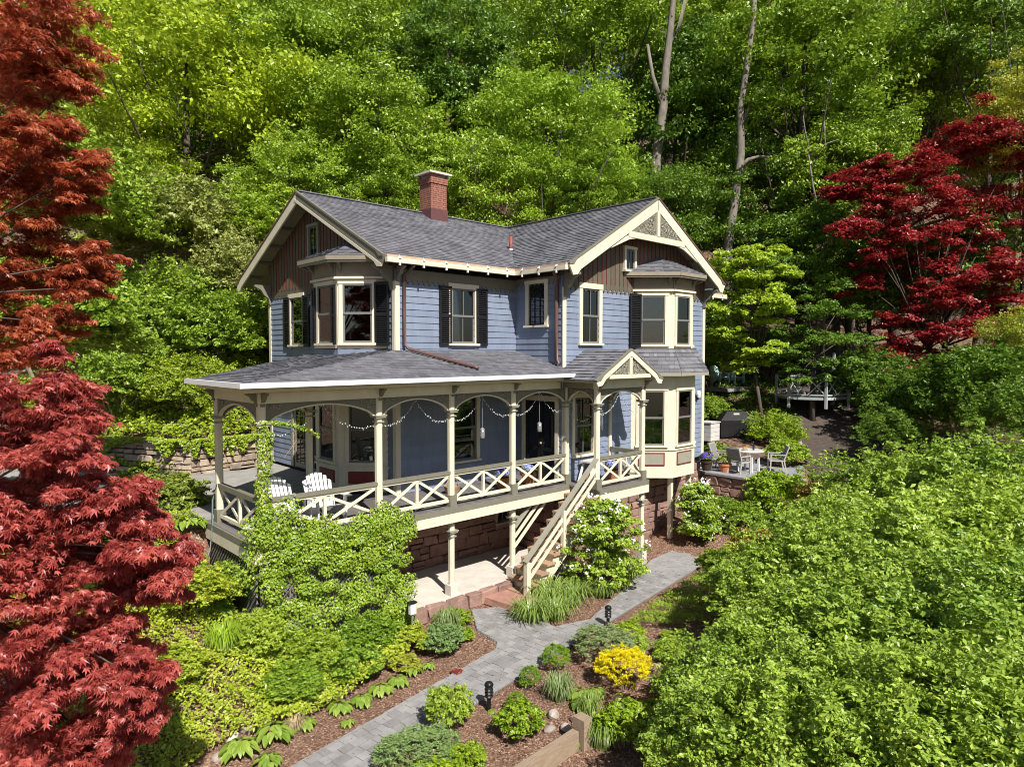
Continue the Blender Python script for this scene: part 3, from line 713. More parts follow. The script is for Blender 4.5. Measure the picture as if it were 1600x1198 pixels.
# ---- windows and shutters on flat walls
window((2.13, -.004, 3.78), 0, .78, 1.46)
shutter((1.52, -.03, 3.72), 0, .40, 1.56); shutter((2.76, -.03, 3.72), 0, .40, 1.56)
window((2.15, -.004, .62), 0, .86, 1.76, muntin=False)
window((XW - .004, -.88, 4.3), A90, .62, 1.16, arch=True, two=False, sashm='black', cas=.13, head=.1)
window((XW + 1.12, YW - .004, 3.8), 0, .72, 1.52, cas=.13, head=.15)
window((XW + .85, YW - .004, .7), 0, .78, 1.6)
window((-.004, 5.4, 3.78), A90, .8, 1.44, muntin=False, curtain=[(.0, .3, .0), (.7, 1, .0)]); shutter((-.03, 6.06, 3.72), A90, .4, 1.54); shutter((-.03, 4.74, 3.72), A90, .4, 1.54)
# front door (double, dark, glazed) and the garden door with small panes
def door(O, ang, w_, h_, leaves, mat, cas, grid=None):
    f = lambda u, v, z: (u, v, z); mb = MB(); hw = w_ / 2
    fbox(mb, f, -hw - .12, -hw, -.05, .08, 0, h_); fbox(mb, f, hw, hw + .12, -.05, .08, 0, h_); fbox(mb, f, -hw - .14, hw + .14, -.06, .08, h_, h_ + .15)
    D = link('door', mb.mesh('door'), cas, H, rel(O), (0, 0, ang)); lw = w_ / leaves
    for i in range(leaves):
        u = -hw + i * lw; s = MB(); fbox(s, f, u + .005, u + .1, .0, .045, 0, h_); fbox(s, f, u + lw - .1, u + lw - .005, .0, .045, 0, h_); fbox(s, f, u + .1, u + lw - .1, .0, .045, 0, .3 if not grid else .12); fbox(s, f, u + .1, u + lw - .1, .0, .045, h_ - .12, h_)
        if not grid: fbox(s, f, u + .1, u + lw - .1, .0, .045, h_ * .36, h_ * .36 + .09)
        else:
            for q in range(1, grid[0]): fbox(s, f, u + .1 + (lw - .2) * q / grid[0] - .01, u + .1 + (lw - .2) * q / grid[0] + .01, .005, .035, .12, h_ - .12)
            for q in range(1, grid[1]): fbox(s, f, u + .1, u + lw - .1, .006, .034, .12 + (h_ - .24) * q / grid[1] - .01, .12 + (h_ - .24) * q / grid[1] + .01)
        link('door_leaf', s.mesh('door_leaf'), mat, D)
        g = MB(); fbox(g, f, u + .1, u + lw - .1, .018, .024, .1, h_ - .1); link('pane', g.mesh('pane'), 'glass', D)
    k = MB(); k.lathe((.05, -.04, 1.0), [(.005, -.03), (.03, -.02), (.03, .02), (.005, .03)], 8); link('handle', k.mesh('handle'), 'copper', D)
door((XW - .004, -1.01, .02), A90, 1.18, 2.18, 2, 'black', 'cream')
door((-.004, 5.23, .02), A90, 1.0, 2.08, 1, 'olive_light', 'olive_light', (3, 5)); shutter((-.03, 4.45, .1), A90, .42, 2.0)
# ---- roofs: individual shingle tabs in overlapping courses, joined in one mesh for each slope
def clip(poly, C):
    out = poly
    for i in range(len(C)):
        a = C[i]; b = C[(i + 1) % len(C)]; nx, ny = -(b[1] - a[1]), b[0] - a[0]; inp = out; out = []
        if not inp: break
        for j in range(len(inp)):
            p = inp[j]; q = inp[(j + 1) % len(inp)]; dp = (p[0] - a[0]) * nx + (p[1] - a[1]) * ny; dq = (q[0] - a[0]) * nx + (q[1] - a[1]) * ny
            if dp >= 0: out.append(p)
            if dp * dq < 0: t = dp / (dp - dq); out.append((p[0] + (q[0] - p[0]) * t, p[1] + (q[1] - p[1]) * t))
    return out
def roof_plane(P, name='roof', thick=.1, soffit='taupe', exp_=.145, seed=1, sof=True):
    """P: planar convex corner list; first two = eave left to right as seen from outside"""
    P = [Vector(p) for p in P]; e1 = (P[1] - P[0]).normalized(); nn = e1.cross(P[2] - P[1]).normalized()
    if nn.z < 0: nn = -nn
    e2 = nn.cross(e1); O = P[0]
    C = [((p - O).dot(e1), (p - O).dot(e2)) for p in P]
    area = sum(C[i][0] * C[(i + 1) % len(C)][1] - C[(i + 1) % len(C)][0] * C[i][1] for i in range(len(C)))
    if area < 0: C = C[::-1]
    r = random.Random(seed); mb = MB(); u0 = min(c[0] for c in C); u1 = max(c[0] for c in C); v1 = max(c[1] for c in C); v = min(c[1] for c in C)
    while v < v1:
        u = u0 - r.random() * .3
        while u < u1:
            wd = r.uniform(.1, .27); q = clip([(u, v), (u + wd - .004, v), (u + wd - .004, v + exp_ * 1.02), (u, v + exp_ * 1.02)], C)
            if len(q) > 2:
                hb = .03 + r.uniform(-.006, .008)
                top = [O + e1 * a + e2 * b + nn * (hb if b < v + exp_ * .5 else .012) for a, b in q]; bot = [O + e1 * a + e2 * b + nn * .002 for a, b in q]
                k = len(q); mb.add(top + bot, [tuple(range(k))] + [(i, i + k, (i + 1) % k + k, (i + 1) % k) for i in range(k)])
            u += wd
        v += exp_
    me = bpy.data.meshes.new(name); off = HV
    me.from_pydata([(x - off.x, y - off.y, z - off.z) for x, y, z in mb.V], [], mb.F)
    R = link(name, me, 'shingle', H); ORG[R.name] = HV
    s = MB(); k = len(P); s.add(list(P) + [p - nn * thick for p in P], [tuple(range(k)), tuple(range(k, 2 * k))[::-1]] + [(i, (i + 1) % k, k + (i + 1) % k, k + i) for i in range(k)])
    s.build('soffit', soffit, R, root=H); return R
GX0, GX1, WY = -.55, 15.2, -2.4
XL_, XR_ = 3.71, 11.53
roof_plane([(GX0, ER, EZ), (XL_, ER, EZ), (RX, RY, RZ), (GX0, RY, RZ)], seed=1)
roof_plane([(XL_, ER, EZ), (XL_, WY, EZ), (RX, WY, RZ), (RX, RY, RZ)], seed=2)
roof_plane([(XR_, WY, EZ), (XR_, ER, EZ), (RX, RY, RZ), (RX, WY, RZ)], seed=3)
roof_plane([(XR_, ER, EZ), (GX1, ER, EZ), (GX1, RY, RZ), (RX, RY, RZ)], seed=4)
roof_plane([(GX1, 8.68, EZ), (GX0, 8.68, EZ), (GX0, RY, RZ), (GX1, RY, RZ)], seed=5)
mb = MB(); mb.bar((GX0, RY, RZ + .03), (RX, RY, RZ + .03), .2, .03); mb.bar((RX, WY, RZ + .03), (RX, RY, RZ + .03), .2, .03); mb.build('ridge_cap', 'shingle', H)
# porch roof
def zf(y): return 2.97 + .244 * (y + 2.5)
roof_plane([(-4.7, -2.5, 2.97), (3.78, -2.5, 2.97), (XW, YW, zf(YW)), (XW, 0, zf(0)), (0, 0, zf(0))], 'porch_roof', .07, 'olive_light', seed=6)
zl = lambda x: 2.97 + (x + 4.7) * .61 / 4.7
roof_plane([(-4.7, .36, zl(-4.7)), (-4.7, -2.5, zl(-4.7)), (0, 0, zl(0)), (0, 2.9, zl(0)), (-.95, 2.9, zl(-.95))], 'porch_roof', .07, 'olive_light', seed=7)
roof_plane([(3.62, YW, 2.83), (3.62, -3.42, 2.83), (5.0, -3.42, 3.6), (5.0, YW, 3.6)], 'portico_roof', .07, 'olive_light', seed=8)
roof_plane([(6.38, -3.42, 2.83), (6.38, YW, 2.83), (5.0, YW, 3.6), (5.0, -3.42, 3.6)], 'portico_roof', .07, 'olive_light', seed=9)
# ---- gable walls, vertical boards with pointed ends, red battens
def gable(plane, c0, c1, cr, n_axis, wins=()):
    """plane: coordinate of the wall on its normal axis; c0,c1 wall ends along; cr ridge position"""
    sl = (RZ - EZ) / abs(cr - ((ER if n_axis == 'x' else XL_)))
    def top(c): return RZ - abs(c - cr) * sl - .12
    pt = (lambda c, d, z: (plane - d, c, z)) if n_axis == 'x' else (lambda c, d, z: (c, plane - d, z))
    mb = MB(); a = [(c0, 5.6), (c1, 5.6), (c1, top(c1)), (cr, top(cr)), (c0, top(c0))]; k = len(a)
    mb.add([pt(c, 0, z) for c, z in a] + [pt(c, -.1, z) for c, z in a], [tuple(range(k)), tuple(range(k, 2 * k))] + [(i, (i + 1) % k, k + (i + 1) % k, k + i) for i in range(k)]); g = mb.build('gable_wall', 'brownboard', H)
    wd = .2; c = c0
    while c < c1 - .02:
        d = min(wd, c1 - c); m = c + d / 2; b0 = 5.36; P = [(c + .006, b0), (m, b0 - .12), (c + d - .006, b0), (c + d - .006, top(c + d)), (m, max(top(m), top(c + d), top(c))), (c + .006, top(c))]
        mb = MB(); mb.add([pt(u, .035, z) for u, z in P] + [pt(u, .003, z) for u, z in P], [tuple(range(6)), tuple(range(6, 12))] + [(i, (i + 1) % 6, 6 + (i + 1) % 6, 6 + i) for i in range(6)])
        mb.build('gable_board', 'gableboard', g, root=H)
        if c > c0:
            mb = MB(); q = [pt(c - .012, .05, 5.5), pt(c + .012, .05, 5.5), pt(c + .012, .036, 5.5), pt(c - .012, .036, 5.5)]; t_ = top(c) - .02; mb.hexa(q + [(p[0], p[1], t_) for p in q]); mb.build('batten', 'redtrim', g, root=H)
        c += wd
    return g
gable(0, 0, 7.4, RY, 'x'); gable(YW, XW, XR, RX, 'y')
# attic windows
window((-.06, 4.15, 6.35), A90, .52, .85, 'olive_light', dark_back=True, cas=.07, head=.08, two=False)
window((6.95, YW - .06, 5.98), 0, .42, .62, 'cream', dark_back=True, cas=.08, head=.08, two=False)
# zigzag frieze under the eaves
def zigzag(O, ang, L, z, hgt, tooth, mat):
    f = frame((O[0], O[1], 0), ang); n = int(L / tooth); P = [(0, z + hgt), (0, z)]
    for i in range(n): P += [((i + .5) * L / n, z - tooth * .75), ((i + 1) * L / n, z)]
    P += [(L, z + hgt)]; k = len(P); mb = MB()
    mb.add([f(u, -.045, q) for u, q in P] + [f(u, -.028, q) for u, q in P], [tuple(range(k)), tuple(range(k, 2 * k))] + [(i, (i + 1) % k, k + (i + 1) % k, k + i) for i in range(k)])
    mb.build('frieze', mat, H)
zigzag((.12, 0), 0, XW - .14, 5.36, .24, .16, 'olive'); zigzag((XW, -.04), A90, 1.7, 5.52, .1, .16, 'olive'); zigzag((XR, 0), 0, 3, 5.36, .24, .16, 'olive')
# ---- barge boards and gable trusses
def rake(p_low, p_top, nrm, w_, t, mat, name='barge_board', drop=0.0, parent=None):
    p0 = Vector(p_low); p1 = Vector(p_top); d = (p1 - p0).normalized(); n = Vector(nrm); dn = Vector((0, 0, -1)) - d * Vector((0, 0, -1)).dot(d); dn.normalize()
    a = p0 + dn * drop; b = p1 + dn * drop; mb = MB(); L = (p1 - p0).length; q = w_ / max(.2, abs(dn.z)) 
    lo = [a, a + dn * w_ - d * 0, b + Vector((0, 0, -1)) * q, b]
    # curled foot of the board
    foot = a + dn * (w_ + .06) + d * .16
    pts = [a, a + dn * w_, foot, a + dn * w_ + d * .34, b + Vector((0, 0, -1)) * q, b]; k = 6
    mb.add(pts + [p + n * t for p in pts], [tuple(range(k)), tuple(range(k, 2 * k))] + [(i, (i + 1) % k, k + (i + 1) % k, k + i) for i in range(k)])
    return mb.build(name, mat, parent or H, root=H)
gx = GX0 - .04
rake((gx, 8.7, EZ + .0), (gx, RY, RZ), (.05, 0, 0), .26, 1, 'cream', drop=.02)
rake((gx, ER - .02, EZ), (gx, RY, RZ), (.05, 0, 0), .2, 1, 'olive', drop=.02)
rake((gx - .012, ER - .02, EZ), (gx - .012, RY, RZ), (.05, 0, 0), .07, 1, 'cream', 'moulding', drop=.205)
wy = WY - .04
rake((XL_ - .02, wy, EZ), (RX, wy, RZ), (0, .05, 0), .3, 1, 'cream', drop=.02)
rake((XR_ + .02, wy, EZ), (RX, wy, RZ), (0, .05, 0), .3, 1, 'cream', drop=.02)
rake((XL_ - .03, wy - .02, EZ + .03), (RX, wy - .02, RZ + .03), (0, .07, 0), .045, 1, 'olive', 'roof_edge'); rake((XR_ + .03, wy - .02, EZ + .03), (RX, wy - .02, RZ + .03), (0, .07, 0), .045, 1, 'gutterbrown', 'roof_edge')
rake((gx - .02, ER - .02, EZ + .03), (gx - .02, RY, RZ + .03), (.07, 0, 0), .05, 1, 'olive', 'roof_edge'); rake((gx - .02, 8.7, EZ + .03), (gx - .02, RY, RZ + .03), (.07, 0, 0), .045, 1, 'gutterbrown', 'roof_edge')
def scrolls(mb, O, e1, tri, n, r0, seed):
    r = random.Random(seed); a, b, c = [np.array(p) for p in tri]; k = 0
    while k < n:
        u, v = r.random(), r.random()
        if u + v > 1: u, v = 1 - u, 1 - v
        if min(u, v, 1 - u - v) < .08: continue
        p = a + (b - a) * u + (c - a) * v; sp = r.choice((-1, 1)); ph = r.uniform(0, 6.28); rr = r0 * r.uniform(.7, 1.2)
        mb.tube([Vector(O) + Vector(e1) * float(p[0] + rr * (1 - .8 * q) * math.cos(ph + sp * q * 6)) + Vector((0, 0, float(p[1] + rr * (1 - .8 * q) * math.sin(ph + sp * q * 6)))) for q in np.linspace(0, 1, 8)], .013, 4); k += 1
def truss(cx, y, zt, half, hgt, collar, post, wcol, seed, n, rs):
    """king post, collar beam and two pierced fret panels in a front gable; apex (cx, y, zt)"""
    zb = zt - hgt
    MB().box(cx - half, cx + half, y, y + .06, zb - collar, zb).build('collar_beam', 'cream', H); MB().box(cx - post / 2, cx + post / 2, y - .012, y + .066, zb + .001, zt - .05).build('king_post', 'cream', H)
    for sg in (-1, 1):
        k = MB(); tri = [(sg * post * .5, 0), (sg * half * .97, 0), (sg * post * .5, hgt * .93)]
        P = [(cx + u, zb + v) for u, v in tri]; k.add([(u, y + .03, v) for u, v in P] + [(u, y + .045, v) for u, v in P], [(0, 1, 2), (5, 4, 3), (0, 1, 4, 3), (1, 2, 5, 4), (2, 0, 3, 5)])
        f = k.build('fret_panel', 'olive', H); q = MB(); scrolls(q, (cx, y + .022, zb), (1, 0, 0), tri, n, rs, seed + sg); q.build('scrollwork', 'olive_light', f, root=H, kind='stuff')
truss(RX, wy - .01, RZ - .33, 1.42, .80, .17, .13, 0, 11, 26, .085)
for sg in (-1, 1):   # curved fillets where the collar meets the barge boards
    P = [(RX + sg * .95, 6.825), (RX + sg * 1.5, 6.83), (RX + sg * 2.2, 6.42), (RX + sg * 1.8, 6.58), (RX + sg * 1.4, 6.74)]
    MB().prism((0, wy + .004, 0), (1, 0, 0), (0, 0, 1), P, -.045).build('brace', 'cream', H)
# portico gable
py_ = -3.46
rake((3.58, py_, 2.8), (5.0, py_, 3.6), (0, .05, 0), .13, 1, 'cream'); rake((6.42, py_, 2.8), (5.0, py_, 3.6), (0, .05, 0), .13, 1, 'cream')
rake((3.56, py_ - .015, 2.85), (5.0, py_ - .015, 3.65), (0, .07, 0), .04, 1, 'olive', 'roof_edge'); rake((6.44, py_ - .015, 2.85), (5.0, py_ - .015, 3.65), (0, .07, 0), .04, 1, 'olive', 'roof_edge')
truss(5.0, py_ + .02, 3.47, .88, .5, .1, .1, 0, 21, 15, .055)
MB().box(4.05, 6.17, -3.12, -2.95, 2.6, 2.86).build('portico_beam', 'cream', H)
MB().box(4.05, 4.21, -2.95, -1.9, 2.6, 2.84).build('portico_beam', 'olive_light', H); MB().box(6.01, 6.17, -2.95, YW - .01, 2.6, 2.84).build('portico_beam', 'olive_light', H)
# lookouts under the left gable, corner brackets
for yy in (8.0, 7.2, 6.35, 5.5): MB().bar((GX0 + .02, yy, RZ - abs(yy - RY) * .503 - .15), (0, yy, RZ - abs(yy - RY) * .503 - .15), .09, .08).build('lookout', 'olive', H)
for xx in (9.2, 10.1, 10.9): MB().bar((xx, WY + .02, RZ - abs(xx - RX) * .583 - .15), (xx, YW, RZ - abs(xx - RX) * .583 - .15), .09, .08).build('lookout', 'olive', H)
def bracket(O, out, sz, mat='olive', wd=.09, name='bracket'):
    o_ = Vector(out).normalized(); P = [(0, 0), (sz, 0), (sz, -.12 * sz), (.62 * sz, -.3 * sz), (.42 * sz, -.62 * sz), (.16 * sz, -.8 * sz), (.1 * sz, -1.15 * sz), (0, -1.25 * sz)]
    s = Vector((-o_.y, o_.x, 0)) * wd / 2
    mb = MB(); mb.prism(Vector(O) + s, o_, (0, 0, 1), P, wd); return mb.build(name, mat, H)
bracket((-.03, 7.3, 5.72), (-1, 0, 0), .52, wd=.12); bracket((-.03, .12, 5.68), (-1, 0, 0), .5, wd=.12); bracket((.05, -.05, 5.66), (0, -1, 0), .3)
bracket((XW + .05, YW - .05, 5.66), (0, -1, 0), .5, wd=.12); bracket((XR - .06, YW - .05, 5.66), (0, -1, 0), .5, wd=.12); bracket((XR + .05, YW + .1, 5.66), (1, 0, 0), .3)
# ---- gutters, downpipes
def gutter(p0, p1, out, apron=True):
    p0 = Vector(p0); p1 = Vector(p1); o_ = Vector(out); g = MB(); a = p0 + o_ * .05; b = p1 + o_ * .05
    g.bar(a - Vector((0, 0, .065)), b - Vector((0, 0, .065)), .11, .12); Gt = g.build('gutter', 'cream', H)
    if apron: MB().bar(p0 + o_ * .03 + Vector((0, 0, .025)), p1 + o_ * .03 + Vector((0, 0, .025)), .13, .05).build('apron', 'copper', Gt, root=H)
    n = int((p1 - p0).length / .62)
    for i in range(n):
        p = p0.lerp(p1, (i + .5) / n) + o_ * .1; k = MB(); d = (p1 - p0).normalized() * .035
        k.add([p - d + Vector((0, 0, .0)), p + d, p + Vector((0, 0, .07)) - o_ * .03, p - d + o_ * .03 - Vector((0, 0, .02)), p + d + o_ * .03 - Vector((0, 0, .02))], [(0, 1, 2), (3, 2, 4), (0, 2, 3), (1, 4, 2), (0, 3, 4, 1)]); k.box(p.x - .02, p.x + .02, p.y - .02, p.y + .02, p.z - .19, p.z - .12); k.build('gutter_clip', 'white', Gt, root=H)
gutter((GX0 + .02, ER, EZ - .02), (XL_ - .05, ER, EZ - .02), (0, -1, 0)); gutter((XL_, ER - .06, EZ - .02), (XL_, WY + .02, EZ - .02), (-1, 0, 0)); gutter((XR_ + .1, ER, EZ - .02), (GX1, ER, EZ - .02), (0, -1, 0))
def pipe(pts, r, mat, name='downpipe'): return MB().tube(pts, r, 8).build(name, mat, H, smooth=True)
pipe([(.28, -.43, 5.68), (.24, -.3, 5.58), (.2, -.1, 5.45), (.2, -.09, 4.5), (.2, -.09, 3.72), (.26, -.2, 3.63), (.95, -1.9, 3.2), (.99, -2.0, 3.17)], .042, 'gutterbrown')
pipe([(XL_ - .02, -1.9, 5.66), (XW - .12, -1.72, 5.5), (XW - .08, -1.68, 5.3), (XW - .08, -1.68, 4.2), (XW - .08, -1.68, 3.35), (XW - .12, -1.85, 3.24)], .055, 'gutterbrown')
# ---- chimney
mb = MB(); r_ = random.Random(9); CX, CY, cw, cdp = 4.05, 3.9, .31, .31
CH = MB().box(CX - cw + .02, CX + cw - .02, CY - cdp + .02, CY + cdp - .02, 7.4, 9.32).build('chimney', 'mortar', H)
z = 7.9; k = 0
while z < 9.3:
    gr = .035 if z > 9.02 else 0
    for ax in range(4):
        L = 2 * (cw + gr); u = -L / 2 - (.1 if k % 2 else 0)
        while u < L / 2 - .01:
            a = max(u, -L / 2); b = min(u + .2, L / 2) - .012; u += .2
            if b - a < .03: continue
            if z > 9.16 and int((a + L / 2) / .13) % 2 == 1: continue
            e = r_.uniform(0, .006); d0 = cw + gr - .05; d1 = cw + gr + e
            if ax == 0: mb.box(CX + a, CX + b, CY - d1, CY - d0, z, z + .055)
            elif ax == 1: mb.box(CX + a, CX + b, CY + d0, CY + d1, z, z + .055)
            elif ax == 2: mb.box(CX - d1, CX - d0, CY + a, CY + b, z, z + .055)
            else: mb.box(CX + d0, CX + d1, CY + a, CY + b, z, z + .055)
    z += .066; k += 1
mb.build('bricks', 'brick', CH, root=H, kind='stuff')
MB().box(CX - .44, CX + .44, CY - .44, CY + .44, 9.32, 9.38).build('cap_slab', 'concrete', CH, root=H); MB().box(CX - .34, CX + .34, CY - .34, CY + .34, 7.7, 8.2).build('flashing', 'flash', CH, root=H)
MB().tube([(5.3, 1.5, 6.55), (5.3, 1.5, 7.22)], .055, 10).build('vent_pipe', 'pipe', H, smooth=True); MB().lathe((5.3, 1.5, 6.72), [(.14, -.02), (.1, .03), (.06, .1)], 10).build('vent_flashing', 'white', H)
# ---- bay windows
def bay(pl, zb, zt, wz, wh, panel=None, curt=None, cas=.1, shut=(), mun=False):
    n = len(pl)
    for i in range(n - 1):
        A = Vector((*pl[i], 0)); B = Vector((*pl[i + 1], 0)); ang = math.atan2(B.y - A.y, B.x - A.x); L = (B - A).length; f = frame((A.x, A.y, 0), ang); w_ = min(.74, L - .44); c = L / 2; hw = w_ / 2
        if i in dict(shut): c += dict(shut)[i]
        mb = MB(); fbox(mb, f, 0, c - hw, 0, .09, zb, zt); fbox(mb, f, c + hw, L, 0, .09, zb, zt); fbox(mb, f, c - hw, c + hw, 0, .09, zb, wz); fbox(mb, f, c - hw, c + hw, 0, .09, wz + wh, zt)
        fc = mb.build('bay_wall', 'cream', H)
        window(f(c, -.002, wz), ang, w_, wh, cas=cas, head=.1, muntin=mun, curtain=(curt or {}).get(i), depth=.03)
        if panel:
            q = MB(); fbox(q, f, c - hw - .03, c + hw + .03, -.022, -.001, panel[0], panel[1]); pn = q.build('panel', 'redtrim', fc, root=H); q = MB(); fbox(q, f, c - hw + .01, c + hw - .01, -.03, -.0225, panel[0] + .04, panel[1] - .04); q.build('panel_field', 'olive_light' if panel[2] else 'redtrim', pn, root=H)
            q = MB(); fbox(q, f, -.02, L + .02, -.035, -.001, panel[1] + .07, panel[1] + .12); q.build('moulding', 'cream', fc, root=H)
def offs(pl, d):
    out = []
    for i, p in enumerate(pl):
        ns = []
        for a, b in ((i - 1, i), (i, i + 1)):
            if 0 <= a and b < len(pl):
                dx, dy = pl[b][0] - pl[a][0], pl[b][1] - pl[a][1]; l_ = math.hypot(dx, dy); ns.append((dy / l_, -dx / l_))
        if len(ns) == 1: out.append(None); continue
        mx, my = ns[0][0] + ns[1][0], ns[0][1] + ns[1][1]; k = 2 / (mx * mx + my * my); out.append((p[0] + mx * k * d, p[1] + my * k * d))
    return out
def bay_eave(pl, d, wall_ax, wall):
    o_ = offs(pl, d)
    for i, j in ((0, 1), (len(pl) - 1, len(pl) - 2)):
        dx, dy = pl[j][0] - pl[i][0], pl[j][1] - pl[i][1]
        if wall_ax == 'y': t = (wall - o_[j][1]) / dy; o_[i] = (o_[j][0] + dx * t, wall)
        else: t = (wall - o_[j][0]) / dx; o_[i] = (wall, o_[j][1] + dy * t)
    return o_
def bay_roof(pl, d, z_e, z_t, inset, wall_ax, wall, seed, name='bay_roof'):
    e = bay_eave(pl, d, wall_ax, wall)
    if inset is None: tp = bay_eave(pl, .0, wall_ax, wall); tops = tp
    else:
        m0 = np.array(pl[1]); m1 = np.array(pl[2]); c = (m0 + m1) / 2; t0 = c + (m0 - c) * inset; t1 = c + (m1 - c) * inset
        if wall_ax == 'y': t0[1] = t1[1] = wall
        else: t0[0] = t1[0] = wall
        tops = [tuple(t0), tuple(t0), tuple(t1), tuple(t1)]
    for i in range(3):
        P = [(*e[i], z_e), (*e[i + 1], z_e), (*tops[i + 1], z_t), (*tops[i], z_t)]
        if (Vector(P[2]) - Vector(P[3])).length < 1e-4: P = P[:3]
        roof_plane(P, name, .05, 'taupe', exp_=.13, seed=seed + i)
    for i in range(3):
        a = Vector((*e[i], z_e - .05)); b = Vector((*e[i + 1], z_e - .05)); MB().bar(a, b, .05, .1).build('cornice', 'olive_light' if inset is None else 'taupe', H)
    return e
BR = [(7.25, YW), (8.07, YW - .82), (9.2, YW - .82), (10.02, YW)]
BL = [(0, 3.42), (-.9, 2.52), (-.9, 1.26), (0, .36)]
bay(BR, 3.6, 5.4, 3.78, 1.48, curt={0: [(.0, 1, .0)], 1: [(0, 1, 0)], 2: [(0, 1, 0)]})
BR2 = bay_eave(BR, .09, 'y', YW); bay(BR2, -.17, 2.9, .74, 1.66, panel=(.12, .52, 1), curt={1: [(.55, 1, 0)]})
bay(BL, 3.62, 5.4, 3.78, 1.48, shut=((2, -.12),)); bay(BL, 0, 2.95, .75, 1.65, panel=(.2, .52, 0))
for pl, ax, wl, nm in ((BR, 'y', YW, 1), (BL, 'x', 0, 2)):
    e0 = bay_eave(pl, .02, ax, wl); mb = MB(); P = [(*p, 0) for p in e0]
    for i in range(3): mb.bar(Vector((*e0[i], 5.62)), Vector((*e0[i + 1], 5.62)), .06, .42)
    mb.build('bay_frieze', 'taupe', H)
    mb = MB(); e1 = bay_eave(pl, .06, ax, wl)
    for i in range(3): mb.bar(Vector((*e1[i], 5.41)), Vector((*e1[i + 1], 5.41)), .06, .06)
    mb.build('moulding', 'cream', H)
    mb = MB(); e2 = bay_eave(pl, .2, ax, wl)
    for i in range(3): mb.bar(Vector((*e2[i], 5.85)), Vector((*e2[i + 1], 5.85)), .3, .05)
    for i in range(3): mb.bar(Vector((*bay_eave(pl, .33, ax, wl)[i], 5.83)), Vector((*bay_eave(pl, .33, ax, wl)[i + 1], 5.83)), .04, .12)
    mb.build('cornice', 'olive_light', H)
    bay_roof(pl, .36, 5.92, 6.5, .35, ax, wl, 30 * nm)
    MB().prism((0, 0, 3.5 if nm == 1 else 3.2), (1, 0, 0), (0, 1, 0), [tuple(p) for p in pl], .13 if nm == 1 else .44).build('bay_base', 'cream' if nm == 1 else 'siding', H)
    for i in (1, 2):
        for j, k in ((i, i - 1), (i, i + 1)):
            d = Vector((pl[j][0] - pl[k][0], pl[j][1] - pl[k][1], 0)); nx = Vector((d.y, -d.x, 0)).normalized()
            if k > j: nx = -nx
            pc = Vector((*pl[i], 0)); tow = (Vector((*pl[k], 0)) - pc).normalized() * .1
            nx2 = nx if nx.dot(pc - Vector((8.6, 1, 0)) if ax == 'y' else pc - Vector((1, 1.9, 0))) > 0 else -nx
            bracket(pc + tow + nx2 * .03 + Vector((0, 0, 5.82)), nx2, .24, wd=.07)
bay_roof(BR2, .36, 2.95, 3.66, None, 'y', YW, 90, 'skirt_roof')
MB().prism((0, 0, -.25), (1, 0, 0), (0, 1, 0), [tuple(p) for p in BR2], .08).build('bay_base', 'cream', H)
for xx, yy in ((8.3, -2.5), (9.3, -2.5)): MB().box(xx - .06, xx + .06, yy - .06, yy + .06, G(xx, yy) - .2, -.25).build('bay_post', 'cream', H)
shutter((7.17, YW - .12, 3.7), math.radians(-14), .42, 1.6)   # beside the right bay
shutter((-.15, .36, 3.7), math.radians(-68), .42, 1.6); shutter((-.935, 1.37, 3.74), A90, .2, 1.5); shutter((-.935, 2.42, 3.74), A90, .16, 1.5)
shutter((-.13, 3.66, .3), A90, .4, 2.0)
# ---- porch: deck, posts, beams, arches, railings
dk = MB().box(-4.36, 4.1, -2.06, .5, -.16, -.06); dk.box(4.1, 6.22, -3.1, YW, -.16, -.06)
DK = dk.build('porch_deck', 'olive', H)
PL_ = MB().box(0, 1, 0, 1, -.05, 0).mesh('plank')
x = -4.38
while x < 6.2:
    y0, y1 = (-2.1, -.05 if x > -.1 else .55) if x < 4.05 else (-3.14, YW - .05)
    link('plank', PL_, 'deck', DK, rel((x, y0, 0)), (0, 0, 0), (.128, y1 - y0, 1)); x += .134
def fascia(p0, p1):
    MB().bar(Vector(p0) + Vector((0, 0, -.12)), Vector(p1) + Vector((0, 0, -.12)), .06, .12).build('deck_edge', 'olive', H); MB().bar(Vector(p0) + Vector((0, 0, -.29)), Vector(p1) + Vector((0, 0, -.29)), .05, .22).build('deck_fascia', 'cream', H)
fascia((-4.4, -2.1, .05), (4.1, -2.1, .05)); fascia((-4.4, -2.1, .05), (-4.4, .5, .05)); fascia((4.1, -3.14, .05), (6.24, -3.14, .05)); fascia((6.24, -3.14, .05), (6.24, YW, .05))
def post(x, y, z0=0., zt=2.62, w_=.14, base=True, cap=2.17):
    mb = MB(); h = w_ / 2; c = .03
    for za, zb, hh in ((z0 + (.02), cap, h), (cap, zt, h * 1.05)):
        k = h if za < cap else h * 1.05
        P = [(-k + c, -k), (k - c, -k), (k, -k + c), (k, k - c), (k - c, k), (-k + c, k), (-k, k - c), (-k, -k + c)]; mb.prism((x, y, za), (1, 0, 0), (0, 1, 0), P, zb - za)
    Pt = mb.build('porch_post', 'cream', H)
    if base: MB().box(x - h - .025, x + h + .025, y - h - .025, y + h + .025, z0, z0 + .26).build('base', 'olive', Pt, root=H)
    s = MB(); s.box(x - h - .045, x + h + .045, y - h - .045, y + h + .045, cap, cap + .035); s.box(x - h - .02, x + h + .02, y - h - .02, y + h + .02, cap - .1, cap - .07); s.box(x - h - .06, x + h + .06, y - h - .06, y + h + .06, cap + .035, cap + .06); s.build('capital', 'olive_light', Pt, root=H)
    return Pt
FP = [(-4.21, -1.95), (-1.72, -1.95), (.2, -1.95), (2.14, -1.95), (4.13, -1.95)]
